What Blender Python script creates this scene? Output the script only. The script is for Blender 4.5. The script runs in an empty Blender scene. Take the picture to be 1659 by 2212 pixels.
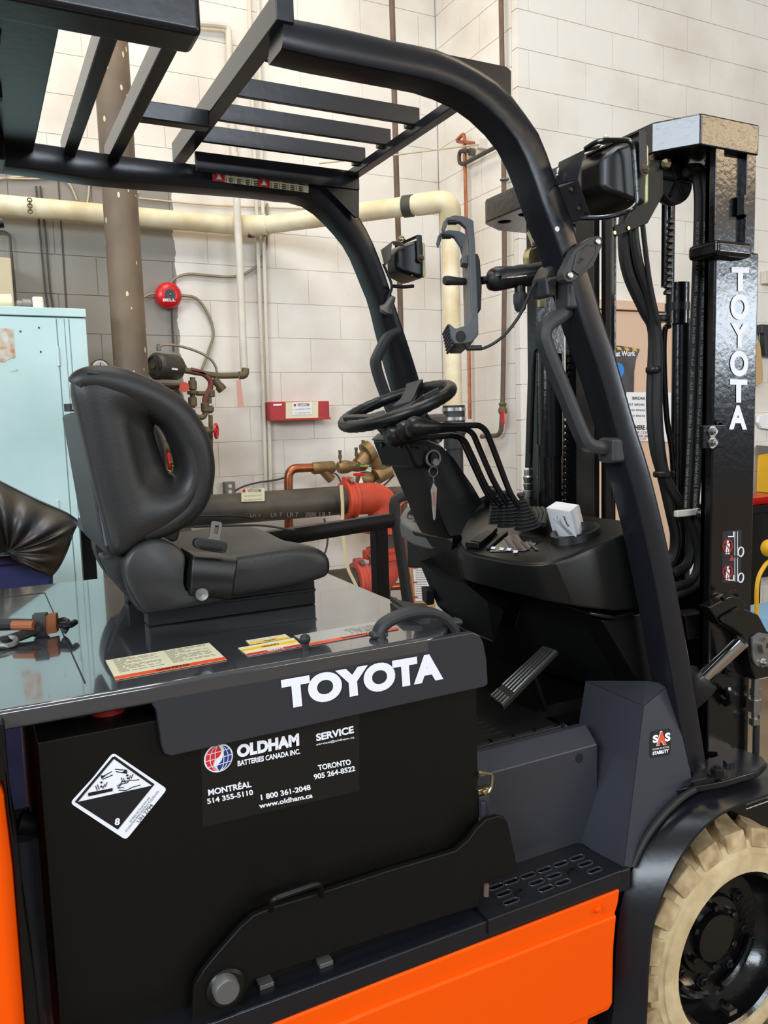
import bpy, bmesh, math, random
from mathutils import Vector as V, Matrix
random.seed(7)
S = bpy.context.scene; COL = S.collection
# ---------------------------------------------------------------- camera
YAW, PIT, ROL, FPX = 0.470628, 0.111388, -0.0299309, 1719.366
CAM = V((0, -1.15, 1.47))
_f = V((math.sin(YAW)*math.cos(PIT), math.cos(YAW)*math.cos(PIT), -math.sin(PIT)))
_r0 = V((math.cos(YAW), -math.sin(YAW), 0)); _u0 = _r0.cross(_f)
_r = math.cos(ROL)*_r0 + math.sin(ROL)*_u0; _u = -math.sin(ROL)*_r0 + math.cos(ROL)*_u0
cd = bpy.data.cameras.new('camera'); cam = bpy.data.objects.new('camera', cd); COL.objects.link(cam)
cam.matrix_world = Matrix(((_r.x, _u.x, -_f.x, CAM.x), (_r.y, _u.y, -_f.y, CAM.y), (_r.z, _u.z, -_f.z, CAM.z), (0, 0, 0, 1)))
cd.sensor_fit = 'HORIZONTAL'; cd.sensor_width = 36; cd.lens = FPX/1659*36; cd.clip_start = .05
S.camera = cam
# ---------------------------------------------------------------- light
w = bpy.data.worlds.new('world'); S.world = w; w.use_nodes = True
w.node_tree.nodes['Background'].inputs[0].default_value = (.80, .88, 1, 1)
w.node_tree.nodes['Background'].inputs[1].default_value = .26
def area(name, loc, target, sx, sy, power, col):
    l = bpy.data.lights.new(name, 'AREA'); l.shape = 'RECTANGLE'; l.size = sx; l.size_y = sy; l.energy = power; l.color = col
    o = bpy.data.objects.new(name, l); COL.objects.link(o); o.location = loc
    o.rotation_euler = (V(target)-V(loc)).to_track_quat('-Z', 'Y').to_euler(); return o
WARM = (1, .77, .50); COOL = (.80, .90, 1)
for x, y, z, sx, sy, pw, c in ((.6, 2.1, 5.0, 1.6, .6, 50, WARM), (3.6, .6, 5.5, 1.6, .6, 18, WARM), (.4, .2, 5.8, 2.0, 1.0, 110, COOL), (-2.5, .5, 5.6, 1.6, .6, 46, WARM),
                             (8.4, -9.8, 5.6, 4.0, 1.6, 420, WARM), (10.5, -7.4, 5.6, 3.4, 1.4, 380, WARM)):
    area('ceiling_lamp', (x, y, z), (x, y, 0), sx, sy, pw, c)
area('window_or_fill_light', (7.6, -4.9, 2.5), (1.5, 1.5, 1.2), 1.8, .8, 110, COOL)
area('window_or_fill_light', (1.6, -8.5, 4.6), (1.2, 1.0, 1.0), 3.6, 1.8, 330, COOL)  # added cool fill behind the camera, making up for the weaker right window
area('window_or_fill_light', (-4.4, -3.0, 4.0), (1.2, 1.2, .9), 3.0, 1.6, 330, COOL)
area('window_or_fill_light', (-5.5, .8, 2.8), (1.2, 2.4, 1.2), 2.6, 1.6, 120, COOL)
S.view_settings.view_transform = 'Standard'; S.view_settings.look = 'None'
S.view_settings.exposure = -0.02; S.view_settings.gamma = 1; S.view_settings.use_curve_mapping = False
# ---------------------------------------------------------------- pixel rays onto real planes (1659 x 2212 frame)
def ray(x, y): return _f + (x-829.5)/FPX*_r - (y-1106)/FPX*_u
def P(x, y, Y=None, X=None, Z=None, pl=None):
    d = ray(x, y)
    if Y is not None: t = (Y-CAM.y)/d.y
    elif X is not None: t = (X-CAM.x)/d.x
    elif Z is not None: t = (Z-CAM.z)/d.z
    else:
        n, c = pl; t = (c-n.dot(CAM))/n.dot(d)
    return CAM + t*d
def PL(pts, **k): return [P(x, y, **k) for x, y in pts]
def cr(pts, k=4, closed=False):            # Catmull-Rom smoothing of a point list
    pts = [V(p) for p in pts]; n = len(pts); out = []
    for i in range(n if closed else n-1):
        p1, p2 = pts[i], pts[(i+1) % n]
        p0 = pts[i-1] if (i > 0 or closed) else p1*2-p2
        p3 = pts[(i+2) % n] if (i+2 < n or closed) else p2*2-p1
        for j in range(k):
            t = j/k
            out.append(.5*((2*p1)+(p2-p0)*t+(2*p0-5*p1+4*p2-p3)*t*t+(3*p1-p0-3*p2+p3)*t**3))
    if not closed: out.append(pts[-1])
    return out
def rnd(pts, rad, k=4):                     # fillet the corners of a path
    pts = [V(p) for p in pts]; out = [pts[0]]
    for i in range(1, len(pts)-1):
        a, b, c = pts[i-1], pts[i], pts[i+1]
        r = min(rad, (a-b).length*.48, (c-b).length*.48)
        s, e = b+(a-b).normalized()*r, b+(c-b).normalized()*r
        for j in range(k+1):
            t = j/k; out.append((1-t)**2*s+2*t*(1-t)*b+t*t*e)
    return out+[pts[-1]]
# ---------------------------------------------------------------- materials
M = {}
def lin(c): return tuple((v/12.92 if v <= .04045 else ((v+.055)/1.055)**2.4) for v in [q/255 for q in c])
def mat(name, rgb, rough=.5, metal=0, bump=0, bs=40, var=0, vs=6, coat=0, spec=.5, var2=None, trans=0):
    m = bpy.data.materials.new(name); m.use_nodes = True; nt = m.node_tree; b = nt.nodes['Principled BSDF']
    c = lin(rgb); b.inputs['Base Color'].default_value = (*c, 1); b.inputs['Roughness'].default_value = rough
    b.inputs['Metallic'].default_value = metal; b.inputs['Coat Weight'].default_value = coat; b.inputs['Specular IOR Level'].default_value = spec
    b.inputs['Transmission Weight'].default_value = trans
    if var or bump:
        g = nt.nodes.new('ShaderNodeNewGeometry')
    if var:
        n = nt.nodes.new('ShaderNodeTexNoise'); n.inputs['Scale'].default_value = vs; n.inputs['Detail'].default_value = 6
        nt.links.new(g.outputs['Position'], n.inputs['Vector'])
        r = nt.nodes.new('ShaderNodeValToRGB'); nt.links.new(n.outputs['Fac'], r.inputs['Fac'])
        r.color_ramp.elements[0].position = .35; r.color_ramp.elements[1].position = .65
        d = lin(var2) if var2 else tuple(v*(1-var) for v in c)
        r.color_ramp.elements[0].color = (*d, 1); r.color_ramp.elements[1].color = (*c, 1)
        nt.links.new(r.outputs['Color'], b.inputs['Base Color'])
    if bump:
        n2 = nt.nodes.new('ShaderNodeTexNoise'); n2.inputs['Scale'].default_value = bs; n2.inputs['Detail'].default_value = 3
        nt.links.new(g.outputs['Position'], n2.inputs['Vector'])
        bu = nt.nodes.new('ShaderNodeBump'); bu.inputs['Strength'].default_value = bump; bu.inputs['Distance'].default_value = .002
        nt.links.new(n2.outputs['Fac'], bu.inputs['Height']); nt.links.new(bu.outputs['Normal'], b.inputs['Normal'])
    M[name] = m; return m
mat('frame_paint', (24, 25, 30), .27, bump=.10, bs=60, spec=.45)
mat('mast_paint', (12, 12, 13), .19, bump=.25, bs=70, spec=.5)
mat('grey_paint', (50, 51, 56), .28, bump=.02, bs=200)
mat('hood_paint', (58, 59, 62), .12, bump=.012, bs=8, coat=1)
M['hood_paint'].node_tree.nodes['Principled BSDF'].inputs['Coat Roughness'].default_value = .04
M['hood_paint'].node_tree.nodes['Principled BSDF'].inputs['Coat IOR'].default_value = 1.75
mat('navy_paint', (51, 52, 59), .36, bump=.05, bs=80)
mat('black_satin', (14, 13, 11), .45, bump=.03, bs=300, spec=.25)
mat('battery_paint', (16, 14, 10), .45, bump=.05, bs=120, spec=.22)
mat('black_plastic', (17, 17, 16), .36, bump=.08, bs=500, spec=.4)
mat('dark_plastic', (44, 45, 47), .5, bump=.06, bs=500)
mat('grey_plastic', (88, 92, 98), .5)
mat('pod_plastic', (92, 92, 90), .55)
mat('vinyl', (33, 32, 31), .47, bump=.15, bs=420)
mat('vinyl_smooth', (38, 38, 37), .45, bump=.05, bs=300)
mat('rubber', (30, 30, 29), .55, bump=.05, bs=200)
mat('floor_rubber', (16, 17, 16), .45, bump=.2, bs=120)
mat('orange', (255, 88, 0), .38, bump=.02, bs=30, spec=.2)
mat('tyre', (222, 200, 158), .7, bump=.3, bs=60, var=1, vs=16, var2=(190, 165, 122))
mat('lug_top', (158, 130, 92), .8, bump=.4, bs=70, var=1, vs=26, var2=(208, 184, 142))
mat('chrome', (215, 215, 212), .12, 1)
mat('steel', (170, 170, 166), .32, 1)
mat('zinc', (190, 180, 140), .3, 1)
mat('dull_steel', (120, 118, 114), .5, .6)
mat('white', (238, 238, 240), .5)
mat('decal_white', (246, 246, 252), .5, spec=.3)
mat('decal_black', (22, 21, 19), .35)
mat('decal_plate', (26, 25, 21), .4, spec=.3)
mat('sticker_cream', (222, 214, 180), .45)
mat('sticker_grey', (170, 168, 160), .4)
mat('sticker_orange', (232, 78, 34), .45)
mat('sticker_red', (196, 44, 44), .45)
mat('sticker_yellow', (238, 188, 30), .45)
mat('print_grey', (150, 144, 124), .5)
mat('print_black', (18, 18, 20), .5)
mat('globe_red', (214, 40, 44), .45); mat('globe_blue', (30, 52, 122), .45)
mat('red_paint', (200, 22, 28), .3)
mat('box_red', (176, 44, 46), .5, var=.25, vs=9)
mat('pipe_red', (204, 74, 46), .55, var=.2, vs=9)
mat('pipe_red_dusty', (178, 92, 84), .75, var=1, vs=7, var2=(196, 70, 50))
mat('pipe_black', (46, 42, 38), .5, var=1, vs=5, var2=(78, 70, 58))
mat('copper', (184, 112, 76), .35, .9, var=1, vs=14, var2=(140, 84, 60))
mat('bronze', (150, 122, 82), .5, .6, var=.3, vs=18)
mat('old_brass', (112, 98, 72), .6, .4, var=.35, vs=25)
mat('rust_pipe', (108, 86, 70), .7, var=.3, vs=12)
mat('hose_red', (112, 56, 42), .6)
mat('cream_pipe', (232, 220, 188), .5, var=1, vs=6, var2=(206, 184, 140))
mat('white_conduit', (216, 208, 192), .5, var=.12, vs=9)
mat('wire_cream', (196, 180, 148), .6)
mat('wire_dark', (62, 56, 50), .6)
mat('flex', (142, 132, 108), .45, .5)
mat('teal', (186, 210, 208), .45, var=1, vs=3, var2=(172, 200, 198), bump=.05, bs=20)
mat('teal_rust', (176, 124, 84), .8, var=1, vs=24, var2=(196, 206, 196))
mat('slate', (96, 94, 90), .8)
mat('tan', (186, 172, 142), .7)
mat('blue_bin', (44, 54, 96), .5, var=.4, vs=6)
mat('tarp', (40, 44, 52), .42, var=1, vs=7, var2=(62, 54, 42), bump=.4, bs=14)
mat('peach', (216, 182, 154), .6)
mat('paper', (236, 236, 236), .7)
mat('poster_dark', (46, 40, 40), .5, var=1, vs=5, var2=(84, 80, 80))
mat('poster_blue', (36, 128, 206), .5)
mat('yellow', (232, 178, 22), .45, var=.1, vs=8)
mat('light_blue', (140, 186, 222), .5)
mat('lens', (206, 206, 150), .15)
mat('hull_grey', (120, 112, 104), .6)
mat('cork', (190, 160, 110), .8)
mat('belt', (206, 190, 150), .7)
mat('glass_dark', (40, 42, 40), .08)
mat('concrete', (120, 104, 84), .75, var=.35, vs=3, bump=.1, bs=30)
mat('ceiling_white', (200, 196, 188), .9)
mat('wood', (196, 146, 90), .6)
mat('green_tag', (28, 80, 44), .5); mat('green_text', (200, 196, 60), .5)
mat('teal_cap', (24, 90, 90), .5)
mat('orange_fitting', (150, 84, 46), .6)
mat('tag_red', (208, 80, 58), .6)
mat('tag_tan', (204, 152, 132), .7)
mat('steel_rust', (104, 86, 70), .65, .1, var=1, vs=7, var2=(78, 64, 54), bump=.2, bs=20)
def wall_mat():
    m = bpy.data.materials.new('wall_paint'); m.use_nodes = True; nt = m.node_tree; b = nt.nodes['Principled BSDF']; N = nt.nodes.new; L = nt.links.new
    g = N('ShaderNodeNewGeometry'); s = N('ShaderNodeSeparateXYZ'); L(g.outputs['Position'], s.inputs[0])
    n = N('ShaderNodeTexNoise'); n.inputs['Scale'].default_value = 14; n.inputs['Detail'].default_value = 5; L(g.outputs['Position'], n.inputs['Vector'])
    def mth(op, a, v):
        q = N('ShaderNodeMath'); q.operation = op
        for i, t in enumerate((a, v)):
            if isinstance(t, (int, float)): q.inputs[i].default_value = t
            else: L(t, q.inputs[i])
        return q.outputs[0]
    nz = mth('MULTIPLY', mth('SUBTRACT', n.outputs['Fac'], .5), .06)
    fx = mth('LESS_THAN', mth('ADD', s.outputs['X'], nz), GREY_X); fz = mth('LESS_THAN', mth('ADD', s.outputs['Z'], nz), GREY_Z)
    fy = mth('GREATER_THAN', s.outputs['Y'], 3.0)
    grey = mth('MULTIPLY', mth('MULTIPLY', fx, fz), fy)
    n2 = N('ShaderNodeTexNoise'); n2.inputs['Scale'].default_value = 2.2; n2.inputs['Detail'].default_value = 8; L(g.outputs['Position'], n2.inputs['Vector'])
    r = N('ShaderNodeValToRGB'); L(n2.outputs['Fac'], r.inputs[0])
    r.color_ramp.elements[0].position = .3; r.color_ramp.elements[0].color = (*lin((212, 203, 190)), 1)
    r.color_ramp.elements[1].position = .55; r.color_ramp.elements[1].color = (*lin((228, 222, 212)), 1)
    v = N('ShaderNodeTexVoronoi'); v.inputs['Scale'].default_value = 26; L(g.outputs['Position'], v.inputs['Vector'])
    sp = mth('MULTIPLY', mth('LESS_THAN', v.outputs['Distance'], .07), .35)
    mx0 = N('ShaderNodeMixRGB'); L(sp, mx0.inputs[0]); L(r.outputs[0], mx0.inputs[1]); mx0.inputs[2].default_value = (*lin((150, 140, 124)), 1)
    r2 = N('ShaderNodeValToRGB'); L(n2.outputs['Fac'], r2.inputs[0])
    r2.color_ramp.elements[0].color = (*lin((118, 112, 103)), 1); r2.color_ramp.elements[1].color = (*lin((148, 142, 132)), 1)
    mx = N('ShaderNodeMixRGB'); L(grey, mx.inputs[0]); L(mx0.outputs[0], mx.inputs[1]); L(r2.outputs[0], mx.inputs[2])
    L(mx.outputs[0], b.inputs['Base Color']); b.inputs['Roughness'].default_value = .7
    n3 = N('ShaderNodeTexNoise'); n3.inputs['Scale'].default_value = 60; L(g.outputs['Position'], n3.inputs['Vector'])
    bu = N('ShaderNodeBump'); bu.inputs['Strength'].default_value = .25; bu.inputs['Distance'].default_value = .002
    L(n3.outputs['Fac'], bu.inputs['Height']); L(bu.outputs[0], b.inputs['Normal']); M['wall_paint'] = m
GREY_X = 1.075; GREY_Z = P(200, 392, Y=3.45).z
wall_mat()
def col_mat():                              # old painted steel column with chipped paint spots
    m = mat('column_paint', (92, 78, 64), .6, var=1, vs=4, var2=(120, 100, 78)); nt = m.node_tree; b = nt.nodes['Principled BSDF']
    g = nt.nodes.new('ShaderNodeNewGeometry'); mp = nt.nodes.new('ShaderNodeMapping'); mp.inputs['Scale'].default_value = (1, 1, .45)
    nt.links.new(g.outputs['Position'], mp.inputs[0])
    v = nt.nodes.new('ShaderNodeTexVoronoi'); v.inputs['Scale'].default_value = 26; nt.links.new(mp.outputs[0], v.inputs['Vector'])
    lt = nt.nodes.new('ShaderNodeMath'); lt.operation = 'LESS_THAN'; lt.inputs[1].default_value = .15; nt.links.new(v.outputs['Distance'], lt.inputs[0])
    n9 = nt.nodes.new('ShaderNodeTexNoise'); n9.inputs['Scale'].default_value = 7; nt.links.new(g.outputs['Position'], n9.inputs['Vector'])
    g9 = nt.nodes.new('ShaderNodeMath'); g9.operation = 'GREATER_THAN'; g9.inputs[1].default_value = .45; nt.links.new(n9.outputs['Fac'], g9.inputs[0])
    m9 = nt.nodes.new('ShaderNodeMath'); m9.operation = 'MULTIPLY'; nt.links.new(lt.outputs[0], m9.inputs[0]); nt.links.new(g9.outputs[0], m9.inputs[1])
    mx = nt.nodes.new('ShaderNodeMixRGB'); nt.links.new(m9.outputs[0], mx.inputs[0])
    nt.links.new(b.inputs['Base Color'].links[0].from_socket, mx.inputs[1]); mx.inputs[2].default_value = (*lin((214, 200, 160)), 1)
    nt.links.new(mx.outputs[0], b.inputs['Base Color'])
col_mat()
# ---------------------------------------------------------------- mesh builder
_tc = {}
def text_mesh(s, bold):
    if (s, bold) not in _tc:
        c = bpy.data.curves.new('t', 'FONT'); c.body = s; c.offset = bold; c.resolution_u = 6
        o = bpy.data.objects.new('t', c); COL.objects.link(o); bpy.context.view_layer.update()
        me = bpy.data.meshes.new_from_object(o.evaluated_get(bpy.context.evaluated_depsgraph_get()))
        bpy.data.objects.remove(o); bpy.data.curves.remove(c)
        vs = [v.co.copy() for v in me.vertices]; fs = [tuple(p.vertices) for p in me.polygons]; bpy.data.meshes.remove(me)
        _tc[(s, bold)] = (vs, fs)
    return _tc[(s, bold)]
def frame(axis):
    a = V(axis).normalized(); t = V((0, 0, 1)) if abs(a.z) < .9 else V((1, 0, 0))
    x = t.cross(a).normalized(); return x, a.cross(x), a
class G:
    def __init__(s): s.b = bmesh.new()
    def faces(s, pts, fs):
        vs = [s.b.verts.new(p) for p in pts]
        for f in fs:
            try: s.b.faces.new([vs[i] for i in f])
            except ValueError: pass
        return s
    def bx(s, x0, x1, y0, y1, z0, z1):
        return s.prism([(x0, y0, z0), (x1, y0, z0), (x1, y0, z1), (x0, y0, z1)], (0, y1-y0, 0))
    def prism(s, pts, ext, taper=None):
        pts = [V(p) for p in pts]; e = V(ext); n = len(pts)
        q = [p+e for p in pts] if taper is None else [p+e for p in taper]
        nr = V((0, 0, 0))
        for i in range(n): nr += pts[i].cross(pts[(i+1) % n])
        if nr.dot(e) > 0: pts.reverse(); q.reverse()
        return s.faces(pts+q, [tuple(range(n)), tuple(range(2*n-1, n-1, -1))]+[(i, i+n, (i+1) % n+n, (i+1) % n) for i in range(n)])
    def holes(s, outer, hl, ext):           # flat plate with holes, extruded
        t = bmesh.new(); ed = []
        for lp in [outer]+hl:
            vs = [t.verts.new(p) for p in lp]; ed += [t.edges.new((vs[i], vs[(i+1) % len(vs)])) for i in range(len(vs))]
        r = bmesh.ops.triangle_fill(t, use_beauty=True, use_dissolve=False, edges=ed)
        t.verts.index_update(); pts = [v.co.copy() for v in t.verts]; fs = [tuple(v.index for v in f.verts) for f in t.faces]
        n = len(pts); e = V(ext); sd = []; k = 0
        for lp in [outer]+hl:
            m = len(lp); sd += [(k+i, k+(i+1) % m, k+(i+1) % m+n, k+i+n) for i in range(m)]; k += m
        t.free(); s.faces(pts+[p+e for p in pts], fs+[tuple(i+n for i in f) for f in fs]+sd)
        bmesh.ops.recalc_face_normals(s.b, faces=s.b.faces); return s
    def loft(s, loops, caps=True, closed=True):
        n = len(loops[0]); pts = [V(p) for l in loops for p in l]; fs = []
        for k in range(len(loops)-1):
            for i in range(n if closed else n-1):
                j = (i+1) % n; fs.append((k*n+i, k*n+j, (k+1)*n+j, (k+1)*n+i))
        if caps: fs += [tuple(range(n-1, -1, -1)), tuple(range((len(loops)-1)*n, len(loops)*n))]
        s.faces(pts, fs); bmesh.ops.recalc_face_normals(s.b, faces=s.b.faces); return s
    def tube(s, pts, r, n=8, caps=True, closed=False, flat=None):
        pts = [V(p) for p in pts]; m = len(pts); rs = r if isinstance(r, (list, tuple)) else [r]*m
        loops = []; x = None
        for i, p in enumerate(pts):
            a = pts[i-1] if (i or closed) else p; b = pts[(i+1) % m] if (i < m-1 or closed) else p
            t = (b-a)
            if t.length < 1e-9: t = V((0, 0, 1))
            t.normalize()
            if x is None: x, y, _ = frame(t)
            x = (x-t*x.dot(t)).normalized(); y = t.cross(x)
            if flat: u_, v_ = flat[0], flat[1]
            loops.append([p+rs[i]*(math.cos(2*math.pi*(k+.5)/n)*x+math.sin(2*math.pi*(k+.5)/n)*y) for k in range(n)])
        if closed: loops.append(loops[0])
        return s.loft(loops, caps and not closed)
    def band(s, pts, w, h, side):           # rectangular bar swept along pts; side = fixed width direction
        side = V(side).normalized(); loops = []; m = len(pts); pts = [V(p) for p in pts]
        for i, p in enumerate(pts):
            t = (pts[min(i+1, m-1)]-pts[max(i-1, 0)]).normalized(); up = side.cross(t).normalized()
            c = .3; a, b = w/2, h/2
            loops.append([p+side*u_+up*v_ for u_, v_ in ((-a, -b*c), (-a*.7, -b), (a*.7, -b), (a, -b*c), (a, b*c), (a*.7, b), (-a*.7, b), (-a, b*c))])
        return s.loft(loops)
    def lathe(s, o, axis, prof, n=24, ph=0, caps=True):
        x, y, a = frame(axis); o = V(o); loops = []
        for r, h in prof:
            loops.append([o+a*h+r*(math.cos(ph+2*math.pi*k/n)*x+math.sin(ph+2*math.pi*k/n)*y) for k in range(n)])
        return s.loft(loops, caps)
    def cyl(s, o, axis, r, h, n=16): return s.lathe(o, axis, [(r, 0), (r, h)], n)
    def cyl2(s, a, b, r, n=16): a, b = V(a), V(b); return s.cyl(a, b-a, r, (b-a).length, n)
    def hexn(s, o, axis, r, h): return s.lathe(o, axis, [(r, 0), (r, h*.85), (r*.85, h)], 6)
    def bolt(s, o, axis, r):                # washer, hex head, stud
        return s.cyl(o, axis, r*1.5, r*.25, 14).hexn(V(o)+V(axis).normalized()*r*.25, axis, r, r*.9).cyl(V(o)+V(axis).normalized()*r, axis, r*.5, r*.5, 8)
    def sph(s, o, r, sc=(1, 1, 1), n=16):
        m = Matrix.Translation(V(o)) @ Matrix.Diagonal((*sc, 1)); bmesh.ops.create_uvsphere(s.b, u_segments=n, v_segments=n//2+2, radius=r, matrix=m); return s
    def tor(s, o, axis, R, r, n=28, k=8, sc=1):
        x, y, a = frame(axis); o = V(o)
        return s.tube([o+R*(math.cos(2*math.pi*i/n)*x+math.sin(2*math.pi*i/n)*y*sc) for i in range(n)], r, k, closed=True)
    def text(s, st, bl, br, tl, bold=.02, off=None):
        vs, fs = text_mesh(st, bold); x0 = min(v.x for v in vs); x1 = max(v.x for v in vs); y0 = min(v.y for v in vs); y1 = max(v.y for v in vs)
        bl, br, tl = V(bl), V(br), V(tl); n = (br-bl).cross(tl-bl).normalized()
        if n.dot(CAM-bl) < 0: n = -n
        o = n*(.0015 if off is None else off)
        return s.faces([bl+(br-bl)*((v.x-x0)/(x1-x0))+(tl-bl)*((v.y-y0)/(y1-y0))+o for v in vs], fs)
    def tpx(s, st, bl, br, tl, bold=.02, off=None, **k): return s.text(st, P(*bl, **k), P(*br, **k), P(*tl, **k), bold, off)
    def decal(s, pts, off=.001, th=.0005):   # thin sheet lying on a surface, lifted off toward the camera
        pts = [V(p) for p in pts]; n = (pts[1]-pts[0]).cross(pts[2]-pts[0]).normalized()
        if n.dot(CAM-pts[0]) < 0: n = -n
        return s.prism([p+n*off for p in pts], -n*th)
    def o(s, name, m, parent=None, bev=0, seg=2, sub=0, ang=35, label=None, smooth=True):
        b = s.b; bmesh.ops.remove_doubles(b, verts=b.verts, dist=1e-6) if sub else None
        me = bpy.data.meshes.new(name)
        lo = V([min(v.co[i] for v in b.verts) for i in range(3)]); hi = V([max(v.co[i] for v in b.verts) for i in range(3)])
        c = (lo+hi)/2; bmesh.ops.translate(b, verts=b.verts, vec=-c); b.to_mesh(me); b.free()
        ob = bpy.data.objects.new(name, me); COL.objects.link(ob); ob.location = c; ob['_c'] = tuple(c); me.materials.append(M[m])
        if smooth:
            me.polygons.foreach_set('use_smooth', [True]*len(me.polygons)); me.set_sharp_from_angle(angle=math.radians(ang if not sub else 180))
        if bev:
            md = ob.modifiers.new('bevel', 'BEVEL'); md.width = bev; md.segments = seg; md.limit_method = 'ANGLE'; md.angle_limit = math.radians(40); md.harden_normals = True
        if sub:
            md = ob.modifiers.new('sub', 'SUBSURF'); md.levels = sub; md.render_levels = sub
        dp = 1
        if parent is not None:
            while parent.get('_d', 1) >= 3: parent = parent.parent
            dp = parent.get('_d', 1)+1
            ob.parent = parent; ob.matrix_parent_inverse = Matrix.Translation(-V(parent['_c']))
        ob['_d'] = dp
        if label: ob['label'] = label
        return ob
def root(name, label, cat, loc, group=None):
    o = bpy.data.objects.new(name, None); COL.objects.link(o); o.location = loc; o['_c'] = tuple(loc); o.empty_display_size = .1
    return tag(o, label, cat, group)
def tag(o, label, cat, group=None):
    o['label'] = label; o['category'] = cat
    if group: o['group'] = group
    return o
def struct(o): o['kind'] = 'structure'; return o
def copy_tree(o, off, parent=None):
    c = o.copy(); COL.objects.link(c)
    if parent is None: c.location = V(o.location)+V(off); c['_c'] = tuple(V(o['_c'])+V(off))
    else: c.parent = parent
    for ch in o.children: copy_tree(ch, off, c)
    return c
Yax = V((0, 1, 0)); Zax = V((0, 0, 1)); Xax = V((1, 0, 0))
# ================================================================ SETTING
YB, YR, XC = 3.45, 2.60, 2.81
struct(G().bx(-8, 14, -12, 3.6, -.1, 0).o('floor', 'concrete', smooth=False))
struct(G().bx(-8, 14, -12, 3.6, 6.5, 6.6).o('ceiling', 'ceiling_white', smooth=False))
BW, BH, BD = .406, .203, .05
def blk(w):
    return G().bx(-w/2+.0014, w/2-.0014, 0, BD, .0014, BH-.0014)
def block_wall(name, org, ax, nrm, length, z0, rows, ph):
    wl = struct(G().prism([V(org)-nrm*.004+ax*.012, V(org)+ax*length-nrm*.004, V(org)+ax*length-nrm*.004+Zax*6.5, V(org)-nrm*.004+ax*.012+Zax*6.5], -nrm*.1).o(name, 'wall_paint', smooth=False))
    rot = Matrix(((-nrm).cross(Zax), -nrm, Zax)).transposed().to_4x4(); meshes = {}
    for r in range(rows):
        x = -ph if r % 2 == 0 else -ph-BW/2
        while x < length-.02:
            a, b = max(x, 0), min(x+BW, length); wd = round(b-a, 3)
            if wd > .03:
                if wd not in meshes:
                    t = blk(wd).o('block', 'wall_paint', bev=.0018, seg=1); meshes[wd] = t; q = t
                else: q = meshes[wd].copy(); COL.objects.link(q)
                q.name = 'block'
                q.matrix_basis = Matrix.Translation(V(org)+ax*((a+b)/2)+Zax*(z0+r*BH)) @ rot @ Matrix.Translation(V((0, BD/2, BH/2)))
                q.parent = wl; q.matrix_parent_inverse = Matrix.Translation(-V(wl['_c']))
            x += BW
    return wl
zj = P(625, 731, Y=YB).z % BH; xj = P(672, 760, Y=YB).x
zr = P(1160, 112.5, Y=YR).z % BH
nb = int(4.3/BH)
row = int((P(672, 760, Y=YB).z-zj)/BH)+1
x0 = -.45; ph = (x0-xj) % BW
if row % 2: ph = (ph+BW/2) % BW
block_wall('wall_back', (x0, YB, 0), Xax, -Yax, XC-x0, zj-BH, nb, ph)
block_wall('wall_side', (XC, YR+BD+.002, 0), Yax, -Xax, YB-YR-BD-.004, zj-BH, nb, .1)
block_wall('wall_right', (XC, YR, 0), Xax, -Yax, 3.3, zr-BH, nb+1, .12)
struct(G().bx(-8, x0, YB+.006, YB+.1, 0, 6.5).o('wall_left', 'wall_paint', smooth=False))
struct(G().bx(XC+3.3, 14, YR+.006, YR+.1, 0, 6.5).o('trim_1', 'wall_paint', smooth=False))
# door behind the mast, with its frame
d0, d1 = P(1240, 700, Y=YR-.03), P(1470, 700, Y=YR-.03); dz = P(1380, 652, Y=YR-.03).z; dz2 = P(1380, 673, Y=YR-.03).z
dr = struct(G().bx(d0.x, d1.x, YR-.035, YR-.004, 0, dz2-.004).o('door_1', 'peach', bev=.003))
G().bx(d0.x-.06, d1.x+.06, YR-.05, YR-.004, dz2+.004, dz).o('door_header', 'peach', dr, bev=.003)
# ================================================================ BACKGROUND THINGS
def tb(name, m, label, cat, px, r, n=10, rad=0, parent=None, group=None, **k):
    pts = PL(px, **k); pts = rnd(pts, rad, 5) if rad else cr(pts, 5)
    o = G().tube(pts, r, n).o(name, m, parent)
    return tag(o, label, cat, group) if parent is None else o
# brown steel column
CY = 2.72; c0 = P(281, 760, Y=CY)
G_ = G().cyl((c0.x, CY, 0), Zax, .077, 6.5, 32)
cl = root('steel_column', 'round brown steel column with chipped paint in front of the back wall', 'column', (c0.x, CY, 0))
G_.o('shaft', 'column_paint', cl); G().bx(c0.x-.13, c0.x+.13, CY-.13, CY+.13, .001, .02).o('base_plate', 'steel_rust', cl, bev=.003)
# cream sprinkler main along the wall, elbow and drop
YP = YB-.1
sm = root('cream_water_main', 'thick cream pipe running along the wall above the bell and dropping at the corner', 'pipe', P(530, 490, Y=YP))
p0 = P(-900, 356, Y=YP); p0.z = P(530, 489, Y=YP).z; p1 = P(530, 489, Y=YP); zz = p1.z; p2 = P(560, 488, Y=YP); p3 = P(938, 436, Z=zz); dv = (p3-p2).normalized()
R_ = .05
p3 = P(950, 436, Z=zz-.005); pd = P(972, 470, X=p3.x+.07); pe = P(976, 890, Y=pd.y)
pe = V((pd.x, pd.y, P(976, 880, Y=pd.y).z))
G().tube([p0, p1], R_, 20).o('pipe_run', 'cream_pipe', sm)
G().tube([p2, p3], R_, 20).o('pipe_run', 'cream_pipe', sm)
G().tube(rnd([p1-Xax*.03, (p1+p2)/2, p2+dv*.05], .1), R_*1.16, 20).o('coupling', 'cream_pipe', sm)
for q in (p1+Xax*.03, p2-dv*-.03): G().tube([q-dv*.012, q+dv*.012], R_*1.2, 20).o('coupling_gasket', 'wire_dark', sm)
G().tube([p3-dv*.2, p3-dv*.15], R_*1.12, 20).o('rubber_sleeve', 'wire_dark', sm)
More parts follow.
